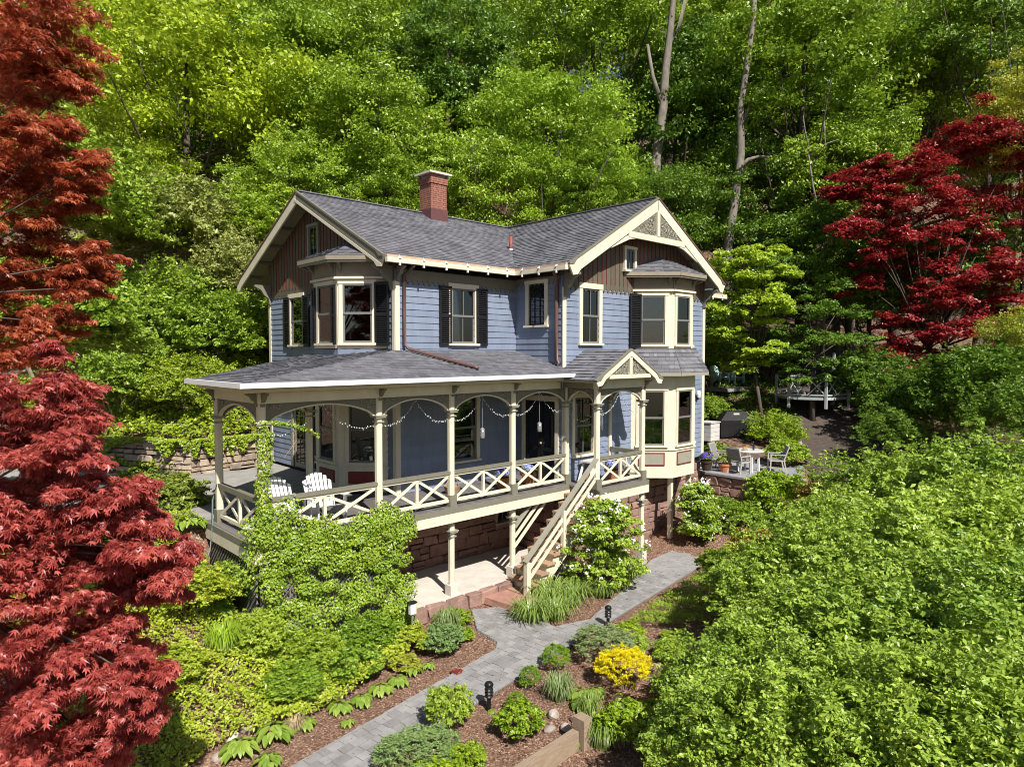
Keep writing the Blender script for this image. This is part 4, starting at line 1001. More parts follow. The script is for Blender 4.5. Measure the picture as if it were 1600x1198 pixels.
PP = FP + [(4.13, -3.02), (6.09, -3.02), (-4.21, .24), (-2.2, .24)]
for x, y in PP: post(x, y)
post(6.09, YW - .05, w_=.1); post(4.15, YW - .04 - .0, w_=.06) if False else None
for x, y in ((-4.21, -1.95), (-1.72, -1.95), (.2, -1.95), (2.14, -1.95)):
    Pt = post(x, y, SLABZ if x > -2 else -2.3, -.4, .13, False, -.62); MB().box(x - .11, x + .11, y - .11, y + .11, SLABZ - .2, SLABZ + .24).build('base', 'concrete', Pt, root=H)
for x, y in ((4.13, -3.02), (6.09, -3.02)):
    Pt = post(x, y, -2.3, -.4, .13, False, -.62); MB().box(x - .11, x + .11, y - .11, y + .11, -2.45, -1.95).build('base', 'concrete', Pt, root=H)
def beam_run(p0, p1, out, ext):
    d = (Vector(p1) - Vector(p0)).normalized(); o_ = Vector(out); Z = lambda z: Vector((0, 0, z)); p1 = Vector(p1)
    for nm, off, z, wd, hh, mt in (('porch_beam', 0, 2.69, .18, .2, 'cream'), ('porch_cornice', .2, 2.845, .3, .07, 'cream'), ('porch_soffit', .4, 2.905, .24, .04, 'olive_light'), ('porch_gutter', .56, 2.95, .11, .09, 'gutter')):
        e = (off + wd / 2) if off else .09
        a = Vector(p0) - d * (e if ext > 0 else e - .004 - wd) ; b = p1 if ext > 0 else p1
        MB().bar(a + o_ * off + Z(z), b + o_ * off + Z(z), wd, hh).build(nm, mt, H)
beam_run((-4.21, -1.97, 0), (3.78, -1.97, 0), (0, -1, 0), 1); beam_run((-4.21, -1.97, 0), (-4.21, .36, 0), (-1, 0, 0), -1)
MB().bar((-4.2, .3, 2.7), (-.9, .3, 2.7), .16, .2).build('porch_beam', 'olive_light', H)
mb = MB(); mb.box(-4.3, 4.05, -2.06, -.03, 2.80, 2.83); mb.box(-4.3, -.9, -.03, .3, 2.8, 2.83); mb.build('porch_ceiling', 'olive_light', H)
for x, y in FP[:4] + [(4.13, -3.02), (6.09, -3.02)]:
    bracket((x, y - .08, 2.78), (0, -1, 0), .2, wd=.08)
bracket((-4.29, -1.95, 2.78), (-1, 0, 0), .2, wd=.08); bracket((-4.29, .24, 2.78), (-1, 0, 0), .2, wd=.08)
def arch(a, b, zt=2.59, zs=2.2, za=2.53):
    a = Vector((*a, 0)); b = Vector((*b, 0)); d = (b - a).normalized(); a += d * .075; b -= d * .075; L = (b - a).length; n = 14
    cur = [(L * i / n, zs + (za - zs) * math.sin(math.pi * i / n) ** .62) for i in range(n + 1)]
    q = MB(); q.prism(a - Vector((-d.y, d.x, 0)) * .02, d, (0, 0, 1), [(0, zt)] + cur + [(L, zt)], -.035); S = q.build('spandrel', 'olive', H)
    e = MB()
    for (u0, z0), (u1, z1) in zip(cur[:-1], cur[1:]): e.bar(a + d * u0 + Vector((0, 0, z0 - .012)), a + d * u1 + Vector((0, 0, z1 - .012)), .075, .028)
    e.build('arch_edge', 'cream', S, root=H)
    s = MB(); nrm = Vector((d.y, -d.x, 0))
    for u0, sg in ((.02, 1), (L - .02, -1)): scrolls(s, a + d * u0 + nrm * .03 + Vector((0, 0, zs + .1)), d, [(0, 0), (sg * .42, .28), (0, .28)], 7, .05, int(u0 * 9) + 3)
    s.build('scrollwork', 'olive_light', S, root=H, kind='stuff')
for i in range(4): arch(FP[i], FP[i + 1])
arch((4.13, -1.95), (4.13, -3.02)); arch((4.13, -3.02), (6.09, -3.02)); arch((-4.21, .24), (-4.21, -1.95)); arch((6.09, -3.02), (6.09, YW - .1)); arch((-4.21, .24), (-2.2, .24))
def railing(a, b, z=0, mid=True, caps=.78):
    a = Vector((*a, z)); b = Vector((*b, z)); d = (b - a).normalized(); a += d * .075; b -= d * .075; Z = lambda q: Vector((0, 0, q))
    R = MB().bar(a + Z(caps) - d * .06, b + Z(caps) + d * .06, .11, .07).build('railing', 'olive', H)
    MB().bar(a + Z(caps - .06), b + Z(caps - .06), .05, .05).build('under_rail', 'cream', R, root=H); MB().bar(a + Z(.13), b + Z(.13), .06, .07).build('bottom_rail', 'cream', R, root=H)
    m = a.lerp(b, .5); n_ = Vector((-d.y, d.x, 0)) * .012; segs = [(a, m), (m, b)] if mid else [(a, b)]
    if mid: MB().bar(m + Z(.165), m + Z(caps - .085), .06, .06, (0, 1, 0)).build('baluster', 'cream', R, root=H)
    for p, q in segs:
        w_ = d * .03
        MB().bar(p + Z(.17) + w_ - n_, q + Z(caps - .09) - w_ - n_, .024, .06).build('cross_brace', 'cream', R, root=H); MB().bar(p + Z(caps - .09) + w_ + n_, q + Z(.17) - w_ + n_, .024, .06).build('cross_brace', 'cream', R, root=H)
for i in range(4): railing(FP[i], FP[i + 1])
railing((4.13, -3.02), (6.09, -3.02)); railing((6.09, -3.02), (6.09, YW - .08)); railing((-4.21, .24), (-4.21, -1.95))
# ---- stairs along the porch front
NT = 11; rise = .195; run = .228; Y0, Y1 = -3.0, -2.16
ST_ = MB()
saw = []
for i in range(NT + 1): saw += [(4.12 - run * i, -.03 - rise * (i + 1) + rise - .02), (4.12 - run * i, -.05 - rise * (i + 1))]
saw = [(4.12, -.05)] + [q for i in range(NT) for q in ((4.12 - run * i, -.06 - rise * (i + 1)), (4.12 - run * (i + 1), -.06 - rise * (i + 1)))] + [(4.12 - run * NT, -2.36), (4.12 - run * NT + .35, -2.36), (4.12, -.62)]
ST_.prism((0, Y0, 0), (1, 0, 0), (0, 0, 1), saw, -.05); ST_.prism((0, Y1, 0), (1, 0, 0), (0, 0, 1), saw, -.05); SC = ST_.build('staircase', 'cream', H)
for i in range(NT):
    zz = -rise * (i + 1); x1 = 4.12 - run * i
    MB().box(x1 - run - .05, x1 + .03, Y0 - .07, Y1 + .02, zz - .055, zz - .008).build('tread', 'tread', SC, root=H)
    MB().box(x1 - .005, x1 + .015, Y0 + .002, Y1 - .052, zz + .0, zz + .125).build('riser', 'cream', SC, root=H)
xb = 4.12 - run * NT - .02
yy = Y0 - .04; zt = -1.38
MB().box(xb - .06, xb + .06, yy - .06, yy + .06, -2.4, zt).build('newel_post', 'cream', SC, root=H)
xm_ = (4.1 + xb) / 2; zm = (.80 + zt) / 2
MB().box(xm_ - .05, xm_ + .05, yy - .05, yy + .05, zm - 1.15, zm - .06).build('newel_post', 'cream', SC, root=H)
MB().bar((4.1, yy, .80), (xb - .08, yy, zt + .02), .12, .06).build('handrail', 'olive_light', SC, root=H)
for k in (.26, .5): MB().bar((4.1, yy, .80 - k), (xb + .03, yy, zt - k + .06), .045, .07).build('guard_rail', 'cream', SC, root=H)
yy = -1.96   # inner rails run below the deck edge to the post under the porch
for k, wd, mt, nm in ((0, .09, 'olive_light', 'handrail'), (.26, .045, 'cream', 'guard_rail'), (.5, .045, 'cream', 'guard_rail')):
    sl_ = (.80 - zt) / (4.1 - xb); xs = 4.1 - (.80 - k + .42) / sl_; MB().bar((xs + .1, yy, -.42 + .1 * sl_), (2.2, yy, .80 - k - (4.1 - 2.2) * sl_), wd, .07).build(nm, mt, SC, root=H)
# ---- foundation and lattice
FW1 = MB().box(-.1, XW + .1, .06, .3, SLABZ - .2, -.17).box(XW + .1, XW + .35, YW + .1, .06, -2.4, -.17).box(XW + .1, XR - .1, YW + .1, YW + .35, -2.6, -.2).build('foundation_wall', 'mortarstone', H)
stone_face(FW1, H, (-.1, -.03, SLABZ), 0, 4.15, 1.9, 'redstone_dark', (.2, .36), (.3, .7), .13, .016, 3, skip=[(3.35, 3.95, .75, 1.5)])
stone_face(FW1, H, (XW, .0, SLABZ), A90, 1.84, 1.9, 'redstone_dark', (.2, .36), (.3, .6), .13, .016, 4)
stone_face(FW1, H, (XW, YW + .02, -2.35), 0, 7.0, 2.15, 'redstone', (.2, .36), (.3, .6), .13, .016, 5)
window((3.55, -.03, -1.3), 0, .46, .62, 'olive_light', dark_back=True, cas=.07, head=.08, two=False)
def lattice(O, e, L, z0, z1, sp=.12):
    O = Vector(O); e = Vector(e); mb = MB(); Hh = z1 - z0; nrm = Vector((e.y, -e.x, 0)) * .012
    for sg in (1, -1):
        k = -Hh if sg > 0 else 0
        c = -Hh
        while c < L + Hh:
            a = (c, z0), (c + Hh, z1)
            u0, u1 = max(0, c), min(L, c + Hh)
            if u1 - u0 > .03:
                if sg > 0: p, q = (u0, z0 + (u0 - c)), (u1, z0 + (u1 - c))
                else: p, q = (u0, z1 - (u0 - c)), (u1, z1 - (u1 - c))
                mb.bar(O + e * p[0] + Vector((0, 0, p[1])) + nrm * sg, O + e * q[0] + Vector((0, 0, q[1])) + nrm * sg, .012, .045, (e.y, -e.x, 0)) if False else mb.bar(O + e * p[0] + Vector((0, 0, p[1])) + nrm * sg, O + e * q[0] + Vector((0, 0, q[1])) + nrm * sg, .014, .045)
            c += sp
    return mb.build('lattice', 'sash', H, kind='stuff')
lattice((-4.3, -2.02, 0), (1, 0, 0), 3.0, -2.3, -.36); lattice((-4.36, .4, 0), (0, -1, 0), 2.4, -2.2, -.36)
# wall lamp on the right corner
wl = MB().lathe((10.75, YW - .12, 2.15), [(.01, .12), (.06, .1), (.085, .0), (.06, -.1), (.01, -.13)], 8); wl.build('wall_lamp', 'lampglass', H); MB().box(10.71, 10.79, YW - .1, YW - .03, 1.95, 2.1).build('lamp_bracket', 'black', H)
# ================================================================= STONE WALLS
def stone_wall(name, label, pts, z0, Hh, mat, seed, rowh=(.14, .24), wid=(.25, .6), cope=None, **k):
    o = thing(name, label, 'wall', (pts[0][0], pts[0][1], z0)); ORG[o.name] = Vector((pts[0][0], pts[0][1], z0))
    for i, (a, b) in enumerate(zip(pts[:-1], pts[1:])):
        ang = math.atan2(b[1] - a[1], b[0] - a[0]); L = math.hypot(b[0] - a[0], b[1] - a[1]); f = frame((a[0], a[1], 0), ang)
        mb = MB(); fbox(mb, f, 0, L, .06, .3, z0 - .3, z0 + Hh - .03); mb.build('core', 'mortarstone' if mat != 'drystone' else 'soil', o)
        stone_face(o, o, (a[0], a[1], z0), ang, L, Hh, mat, rowh, wid, seed=seed + i, **k)
        if cope: mb = MB(); fbox(mb, f, -.06, L + .06, -.07, .36, z0 + Hh, z0 + Hh + .07); mb.build('coping', cope, o)
    return o
stone_wall('retaining_wall', 'dry stone retaining wall below the ivy bank at the left', [(-6.6, 14.0), (-2.73, 6.85), (-.15, 7.2)], -.12, .95, 'drystone', 21, depth=.22, gap=.03)
stone_wall('retaining_wall', 'red rubble stone wall holding up the patio with table', [(11.33, -1.2), (11.25, -3.75), (12.6, -4.65)], -1.75, 1.12, 'redstone', 31, (.2, .4), (.25, .55), 'bluestone', gap=.03)
# ================================================================= FURNITURE AND SMALL THINGS
def adirondack(label, x, y, z, rz, mat, group):
    o = thing('adirondack_chair', label, 'chair', (x, y, z), rz, group); L = lambda mb, n, p=o: link(n, mb.mesh(n), mat, p)
    s = MB()
    for i in range(5): yy = -.28 + i * .115; zz = .40 - (i * .115) * .22; s.hexa([(-.27, yy, zz - .02), (.27, yy, zz - .02), (.27, yy + .1, zz - .04), (-.27, yy + .1, zz - .04), (-.27, yy, zz), (.27, yy, zz), (.27, yy + .1, zz - .02), (-.27, yy + .1, zz - .02)])
    L(s, 'seat'); b = MB(); b.bar((-.25, .30, .34), (.25, .30, .34), .03, .08); B = L(b, 'backrest')
    for i in range(7):
        k = i - 3; top = .98 - .02 * k * k * .9; xa = k * .078; xb_ = k * .094
        c = MB(); h0, h1 = .030, .037; y0 = .26; y1 = .26 + (top - .3) * .42
        c.hexa([(xa - h0, y0, .28), (xa + h0, y0, .28), (xa + h0, y0 + .02, .28), (xa - h0, y0 + .02, .28), (xb_ - h1, y1, top), (xb_ + h1, y1, top - .012 * k), (xb_ + h1, y1 + .02, top - .012 * k), (xb_ - h1, y1 + .02, top)]); L(c, 'slat', B)
    for sg in (-1, 1):
        a = MB(); a.prism((sg * .34 - .06, 0, .57), (1, 0, 0), (0, 1, 0), [(0, -.38), (.12, -.38), (.13, -.1), (.09, .42), (.03, .42), (-.01, -.1)], .025); L(a, 'arm')
        a = MB(); a.box(sg * .3 - .015, sg * .3 + .015, -.32, -.2, 0, .57); L(a, 'leg'); a = MB(); a.prism((sg * .285 - .012, 0, 0), (0, 1, 0), (0, 0, 1), [(-.3, .3), (-.3, .42), (.2, .3), (.62, .02), (.5, 0)], .024); L(a, 'leg'); a = MB(); a.bar((sg * .32, .34, .1), (sg * .32, .38, .57), .025, .07, (0, 1, 0)); L(a, 'leg')
    return o
adirondack('white slatted armchair on the porch, nearer the vine-clad post', -3.4, -1.3, 0, math.radians(6), 'chairwhite', 'porch armchairs')
adirondack('white slatted armchair on the porch, nearer the stairs', -2.62, -1.36, 0, math.radians(-4), 'chairwhite', 'porch armchairs')
for lb, px_ in (('pale aqua slatted armchair on the slope, the left one of the pair', 1126), ('pale aqua slatted armchair on the slope, the right one of the pair', 1149)):
    p = PXD(px_, 600, 34.5); adirondack(lb, p.x, p.y, p.z, math.radians(-18), 'aqua', 'armchairs under the trees')
pc = PXD(1137, 603, 34.8); o = MB().prism((pc.x, pc.y, 0), (1, 0, 0), (0, 1, 0), [(-2.4, -1.3), (2.2, -1.6), (2.6, 1.6), (-2.2, 1.8)], .16); 
o.V = [(x, y, z + pc.z - .17) for x, y, z in o.V]; q = o.build('terrace', 'patio'); tag(q, 'shaded stone landing under the aqua chairs', kind='structure')
def patio_chair(label, x, y, z, rz, mat='greymetal'):
    o = thing('patio_chair', label, 'chair', (x, y, z), rz, 'patio chairs'); L = lambda mb, n, m=mat: link(n, mb.mesh(n), m, o)
    for sx in (-.26, .26):
        L(MB().bar((sx, -.24, 0), (sx, -.22, .62), .04, .04, (0, 1, 0)), 'leg'); L(MB().bar((sx, .3, 0), (sx, .2, .45), .04, .04, (0, 1, 0)), 'leg'); L(MB().bar((sx, -.26, .63), (sx, .28, .62), .05, .03), 'arm')
    f = MB(); f.bar((-.26, .2, .43), (-.26, .36, .9), .035, .035, (0, 1, 0)); f.bar((.26, .2, .43), (.26, .36, .9), .035, .035, (0, 1, 0)); f.bar((-.28, .36, .9), (.28, .36, .9), .035, .05); L(f, 'back_frame')
    L(MB().hexa([(-.24, .22, .47), (.24, .22, .47), (.24, .235, .47), (-.24, .235, .47), (-.24, .35, .88), (.24, .35, .88), (.24, .365, .88), (-.24, .365, .88)]), 'backrest', 'sling'); L(MB().box(-.25, .25, -.25, .22, .41, .44), 'seat', 'sling'); s = MB(); s.bar((-.27, -.25, .42), (.27, -.25, .42), .03, .05); s.bar((-.26, -.25, .42), (-.26, .24, .42), .03, .04); s.bar((.26, -.25, .42), (.26, .24, .42), .03, .04); L(s, 'seat_frame'); return o
TX, TY, TZ = 12.75, -2.75, -.6
patio_chair('grey sling patio chair seen from behind, in front of the round table', TX - .75, TY - .05, TZ, math.radians(80)); patio_chair('grey sling patio chair at the right of the round table', TX + .55, TY - .75, TZ, math.radians(-145)); patio_chair('grey sling patio chair behind the round table, half hidden by another chair', TX - .35, TY + .85, TZ, math.radians(10))
t = thing('round_table', 'small round pale patio table on four legs', 'table', (TX, TY, TZ))
link('tabletop', MB().lathe((0, 0, .7), [(.5, 0), (.52, .01), (.52, .03), (.5, .04)], 28).mesh('tabletop'), 'tablegrey', t)
for a in (.785, 2.356, 3.927, 5.498): link('leg', MB().bar((.36 * math.cos(a), .36 * math.sin(a), 0), (.33 * math.cos(a), .33 * math.sin(a), .7), .06, .06, (0, 1, 0)).mesh('leg'), 'white', t)
o = link('bottle', MB().lathe((0, 0, 0), [(.037, 0), (.038, .17), (.03, .21), (.014, .24), (.014, .31)], 12).mesh('bottle', smooth=True), 'bottle', None, (TX + .12, TY - .12, TZ + .741)); tag(o, 'dark blue bottle standing on the patio table', 'bottle')
b = thing('fruit_bowl', 'shallow bowl of orange fruit on the patio table', 'bowl', (TX - .18, TY + .02, TZ + .741)); link('bowl', MB().lathe((0, 0, 0), [(.06, 0), (.13, .05), (.125, .055), (.05, .015)], 14).mesh('bowl'), 'white', b)
fr = MB().lathe((0, 0, 0), [(.005, -.04), (.03, -.03), (.042, 0), (.03, .03), (.005, .04)], 10).mesh('fruit', smooth=True)
for i in range(6): link('fruit', fr, 'orange', b, (.06 * math.cos(i * 1.05), .06 * math.sin(i * 1.05), .075))
def pot(label, x, y, z, r, h, plant=None, pm='lf_hosta', flower=None, name='flower_pot', mat='terracotta', ps=1.):
    o = thing(name, label, 'pot', (x, y, z)); link('pot', MB().lathe((0, 0, 0), [(r * .68, 0), (r * .93, h * .8), (r * 1.06, h * .8), (r * 1.06, h), (r * .92, h), (r * .88, h * .9)], 16).mesh('pot', smooth=False), mat, o); link('soil', MB().lathe((0, 0, h * .88), [(r * .9, 0), (r * .5, .02)], 12).mesh('soil'), 'soil', o)
    if plant: link('foliage', SH['small'], pm, o, (0, 0, h + r * .5 * ps), (0, 0, random.uniform(0, 6)), (r * 1.15 * ps, r * 1.15 * ps, r * .9 * ps))
    if flower:
        rr = np.random.default_rng(int(x * 10) % 97); d = unit(rr.normal(size=(230, 3))); d[:, 2] = abs(d[:, 2]) * .8; P = d * r * 1.1 * ps; P[:, 2] += h + r * .5 * ps
        link('blossoms', cat_mesh('blossoms', [leaf_arr(P, d, .05, .9)]), flower, o)
    return o
pot('terracotta pot with seedlings on the patio wall, the left of two', 11.7, -1.75, -.6, .2, .3, 1, ps=.7); pot('terracotta pot with yellow-green plant on the patio wall, the right of two', 11.85, -2.35, -.6, .22, .32, 1, 'lf_cover')
pot('terracotta pot of blue hydrangea on the porch, nearer the stairs', 3.3, -1.35, 0, .2, .3, 1, 'lf_hosta', 'bluefl', ps=.85); pot('terracotta pot of blue hydrangea on the porch, the one behind the railing brace', 2.4, -1.3, 0, .19, .3, 1, 'lf_hosta', 'bluefl', ps=.85)
pot('pot of deep blue flowers behind the portico railing', 5.45, -2.5, 0, .22, .3, 1, 'lf_hosta', 'bluefl', ps=.85); pot('small orange pot on the porch beside the white side table', 4.75, -2.2, 0, .09, .28); pot('pot of purple flowers on the ledge beside the bay window', 11.0, -2.15, -.45, .2, .35, 1, 'lf_hosta', 'purplefl', mat='soil')
o = MB().lathe((0, 0, 0), [(.16, 0), (.22, .2), (.2, .2), (.15, .04)], 14); bk = thing('wicker_basket', 'brown wicker basket on the porch boards', 'basket', (1.05, -.9, 0)); link('basket', o.mesh('basket'), 'tread', bk); link('handle', MB().tube([(.19 * math.cos(a), 0, .2 + .2 * math.sin(a)) for a in np.linspace(0, math.pi, 9)], .012, 5).mesh('handle'), 'tread', bk)
t = thing('side_table', 'white wooden side table with splayed legs beside the portico window', 'table', (5.1, -2.15, 0), .1)
link('tabletop', MB().box(-.42, .42, -.22, .22, .52, .56).mesh('tabletop'), 'tablegrey', t)
for sx in (-1, 1):
    for sy in (-1, 1): link('leg', MB().bar((sx * .52, sy * .18, 0), (sx * .3, sy * .16, .52), .05, .05, (0, 1, 0)).mesh('leg'), 'white', t)
# grill under its cover
p = PXD(1146, 684, 28.6); gz = p.z
g = thing('grill', 'gas grill under a black fabric cover beside the clipped hedge', 'grill', (p.x, p.y, gz), math.radians(-35))
c = MB(); c.hexa([(-.72, -.33, .08), (.72, -.33, .08), (.72, .33, .08), (-.72, .33, .08), (-.74, -.34, .78), (.74, -.34, .78), (.74, .34, .78), (-.74, .34, .78)]); link('cover_skirt', c.mesh('cover_skirt'), 'cover', g)
c = MB(); c.hexa([(-.74, -.34, .782), (.74, -.34, .782), (.74, .34, .782), (-.74, .34, .782), (-.4, -.2, 1.16), (.4, -.2, 1.16), (.4, .2, 1.16), (-.4, .2, 1.16)]); link('cover_hood', c.mesh('cover_hood'), 'cover', g)
c = MB(); c.hexa([(-.13, -.262, 1.02), (.13, -.262, 1.02), (.13, -.25, 1.02), (-.13, -.25, 1.02), (-.13, -.235, 1.09), (.13, -.235, 1.09), (.13, -.22, 1.09), (-.13, -.22, 1.09)]); link('patch', c.mesh('patch'), 'greymetal', g)
for sx in (-.6, .6):
    for sy in (-.25, .25): link('wheel', MB().lathe((sx, sy, 0), [(.03, 0), (.05, .03), (.03, .08)], 8).mesh('wheel'), 'black', g)
p = PXD(1107, 688, 27.5); bx_ = thing('storage_box', 'pale grey slatted storage box against the house corner', 'box', (p.x, p.y, p.z)); 
for i in range(4): link('slat', MB().box(-.35, .35, -.3, .3, .02 + i * .18, .19 + i * .18).mesh('slat'), 'tablegrey', bx_)
link('lid', MB().box(-.38, .38, -.33, .33, .745, .79).mesh('lid'), 'tablegrey', bx_)
# gazebo
p = PXD(1268, 618, 31); gzb = thing('garden_deck', 'small raised deck with white crossed railings under the trees', 'deck', (p.x, p.y, p.z)); Rg = 1.55
V6 = [(Rg * math.cos(a), Rg * math.sin(a)) for a in np.radians([-15 - 60 * i + 60 for i in range(6)])]
link('floor', MB().prism((0, 0, -.12), (1, 0, 0), (0, 1, 0), V6[::-1], .12).mesh('floor'), 'dimwhite', gzb)
for i in range(6):
    a = Vector((*V6[i], 0)); b = Vector((*V6[(i + 1) % 6], 0)); d = (b - a).normalized()
    link('post', MB().box(a.x - .05, a.x + .05, a.y - .05, a.y + .05, -.5, 2.0 if i in (1, 2) else .98).mesh('post'), 'dimwhite', gzb)
    if i == 4: continue
    m = MB(); m.bar(a + Vector((0, 0, .88)), b + Vector((0, 0, .88)), .07, .06); Rl = link('railing', m.mesh('railing'), 'dimwhite', gzb)
    link('bottom_rail', MB().bar(a + Vector((0, 0, .1)), b + Vector((0, 0, .1)), .06, .06).mesh('bottom_rail'), 'dimwhite', Rl)
    for k in range(2):
        q0 = a.lerp(b, k / 2 + .03); q1 = a.lerp(b, k / 2 + .47)
        for z0, z1 in ((.13, .85), (.85, .13)): link('cross_brace', MB().bar(q0 + Vector((0, 0, z0)), q1 + Vector((0, 0, z1)), .025, .05).mesh('cross_brace'), 'dimwhite', Rl)
# path lights, lantern
def path_light(label, x, y, z=-2.36):
    o = thing('path_light', label, 'lamp', (x, y, z), 0, 'path lights'); link('stake', MB().lathe((0, 0, -.1), [(.035, 0), (.035, .32), (.05, .34)], 10).mesh('stake'), 'lampblack', o); link('lens', MB().lathe((0, 0, .22), [(.04, 0), (.04, .2)], 10).mesh('lens'), 'lampglass', o)
    for k in range(3): link('louvre', MB().lathe((0, 0, .24 + k * .055), [(.07, 0), (.075, .012), (.06, .03), (.045, .03)], 14).mesh('louvre'), 'lampblack', o)
    link('cap', MB().lathe((0, 0, .41), [(.07, 0), (.078, .03), (.06, .065), (.02, .085), (.002, .088)], 14).mesh('cap', smooth=True), 'lampblack', o)
path_light('black louvred path light near the lower end of the path', -2.14, -5.95); path_light('black louvred path light by the grey-green catmint bush', 1.9, -5.2)
l_ = thing('garden_lantern', 'small garden lamp with white lens on a stake among the ground cover', 'lamp', (-1.45, -2.75, G(-1.45, -2.75))); link('stake', MB().tube([(0, 0, 0), (0, 0, .55)], .02, 6).mesh('stake'), 'galv', l_); link('lens', MB().box(-.07, .07, -.05, .03, .52, .74).mesh('lens'), 'lampglass', l_); link('hood', MB().box(-.085, .085, .03, .06, .5, .77).box(-.085, .085, -.07, .03, .745, .77).mesh('hood'), 'lampblack', l_)
# hanging lanterns and string lights
for x, lb in ((1.15, 'glass lantern hanging in the middle porch arch'), (3.1, 'glass lantern hanging in the arch in front of the door')):
    o = thing('hanging_lantern', lb, 'lantern', (x, -1.95, 1.52), 0, 'porch lanterns'); link('cord', MB().tube([(0, 0, .2), (0, 0, .98)], .006, 5).mesh('cord'), 'galv', o); link('glass', MB().lathe((0, 0, 0), [(.05, 0), (.06, .02), (.06, .13), (.045, .16)], 12).mesh('glass'), 'galv', o); link('cap', MB().lathe((0, 0, .16), [(.062, 0), (.055, .03), (.02, .06)], 12).mesh('cap'), 'galv', o); link('base', MB().lathe((0, 0, -.03), [(.055, 0), (.065, .03)], 12).mesh('base'), 'galv', o)
sl = thing('string_lights', 'string of tiny white lights looped under the porch arches', 'lights', (0, -1.9, 2.2)); wr = MB(); bl = MB(); r_ = random.Random(8); spn = []
for i in range(4): spn.append(((FP[i][0] + (FP[i + 1][0] - FP[i][0]) * .5, -1.92, 2.5), (FP[i + 1][0] + .02, -1.9, 2.05))); spn.append(((FP[i][0] + .0, -1.9, 2.05), (FP[i][0] + (FP[i + 1][0] - FP[i][0]) * .5, -1.92, 2.5)))
spn += [((4.2, -3.0, 2.0), (5.1, -3.0, 2.5)), ((5.1, -3.0, 2.5), (6.05, -3.0, 1.95)), ((4.15, -1.95, 2.0), (4.15, -2.95, 2.0))]
for a, b in spn:
    pts = []
    for k in range(13):
        f = k / 12; pts.append((a[0] + (b[0] - a[0]) * f, a[1] + (b[1] - a[1]) * f + 1.9 * 0, a[2] + (b[2] - a[2]) * f - .34 * 4 * f * (1 - f) * .75))
    pts = [(x, y + 1.9, z - 2.2) for x, y, z in pts]; wr.tube(pts, .005, 3)
    for k in range(24):
        f = (k + .5) / 24 * 12; i = int(f); g_ = f - i; q = Vector(pts[i]).lerp(Vector(pts[min(i + 1, 12)]), g_); dx, dz = r_.uniform(-.02, .02), r_.uniform(-.035, .02); bl.lathe((q.x + dx, q.y, q.z + dz), [(.003, -.014), (.009, 0), (.003, .014)], 5)
link('wire', wr.mesh('wire'), 'cable', sl); link('bulbs', bl.mesh('bulbs'), 'bulb', sl, kind='stuff')
ch = thing('wind_chime', 'thin metal wind chime hanging at the portico', 'chime', (4.45, -2.9, 1.7)); link('disc', MB().lathe((0, 0, .3), [(.05, 0), (.05, .02)], 8).mesh('disc'), 'galv', ch); link('cord', MB().tube([(0, 0, .3), (0, 0, .85)], .004, 3).mesh('cord'), 'cable', ch)
for i in range(5): link('chime_tube', MB().tube([(.04 * math.cos(i * 1.26), .04 * math.sin(i * 1.26), .28), (.04 * math.cos(i * 1.26), .04 * math.sin(i * 1.26), -.05 - .04 * i)], .007, 5).mesh('chime_tube'), 'galv', ch)
o = link('garden_hose', MB().tube([(-4.28, .2, .8), (-4.4, .12, .5), (-4.42, .1, 0), (-4.5, .0, -.5), (-4.75, -.2, -.9), (-5.1, -.5, -1.0)], .018, 6).mesh('garden_hose', smooth=True), 'cable'); tag(o, 'grey-green hose hanging over the left porch railing', 'hose')
o = link('cord', MB().tube([(-4.15, .3, .03), (-3.6, .9, .02), (-3.9, 1.6, .0), (-2.9, 2.6, -.08), (-2.4, 3.4, -.08)], .012, 5).mesh('cord', smooth=True), 'black'); tag(o, 'black cord trailing across the terrace behind the porch corner', 'cord')
# timber retaining edge, rocks
tb = thing('timber_edging', 'weathered squared timber beam with a short post at the bottom edge', 'timber', (-1.85, -7.65, -2.4)); link('beam', MB().bar((-.05, .02, .16), (-2.2, -.1, .16), .12, .34).mesh('beam'), 'timber', tb); link('post', MB().box(-.02, .16, -.12, .1, -.3, .5).mesh('post'), 'timber', tb)
for i, (lb, x, y, a, b, c, m) in enumerate([('rounded pale boulder beside the grass tuft', -1.5, -6.8, .13, .1, .09, 'rock'), ('flat tan stone just behind the timber post', -1.62, -7.2, .13, .1, .07, 'rock'), ('reddish slab stone between the hostas and the timber', -1.28, -7.2, .2, .14, .07, 'redstone'), ('small grey stone at the left end of the rock group', -1.85, -7.05, .11, .09, .07, 'rock'), ('tan stone under the yellow bush', -.75, -7.5, .16, .12, .08, 'rock'), ('pale stone at the end of the low rock edging, lower left', -5.35, -4.0, .13, .1, .08, 'rock'), ('brown stone in the shadow of the red maple', -5.85, -4.3, .13, .1, .07, 'rock'), ('white-topped rock at the edge of the red maple shadow', -5.6, -4.1, .16, .08, .08, 'concrete'), ('flat brown rock half under the hosta leaves, lower left', -5.05, -4.05, .22, .15, .08, 'redstone'), ('grey boulder behind the stair foot', 2.6, -3.35, .4, .28, .2, 'rock'), ('round grey stone beside the hedge', PXD(1250, 690, 27).x, PXD(1250, 690, 27).y, .2, .2, .2, 'rock')]): rock(lb, x, y, a, b, c, m, i)
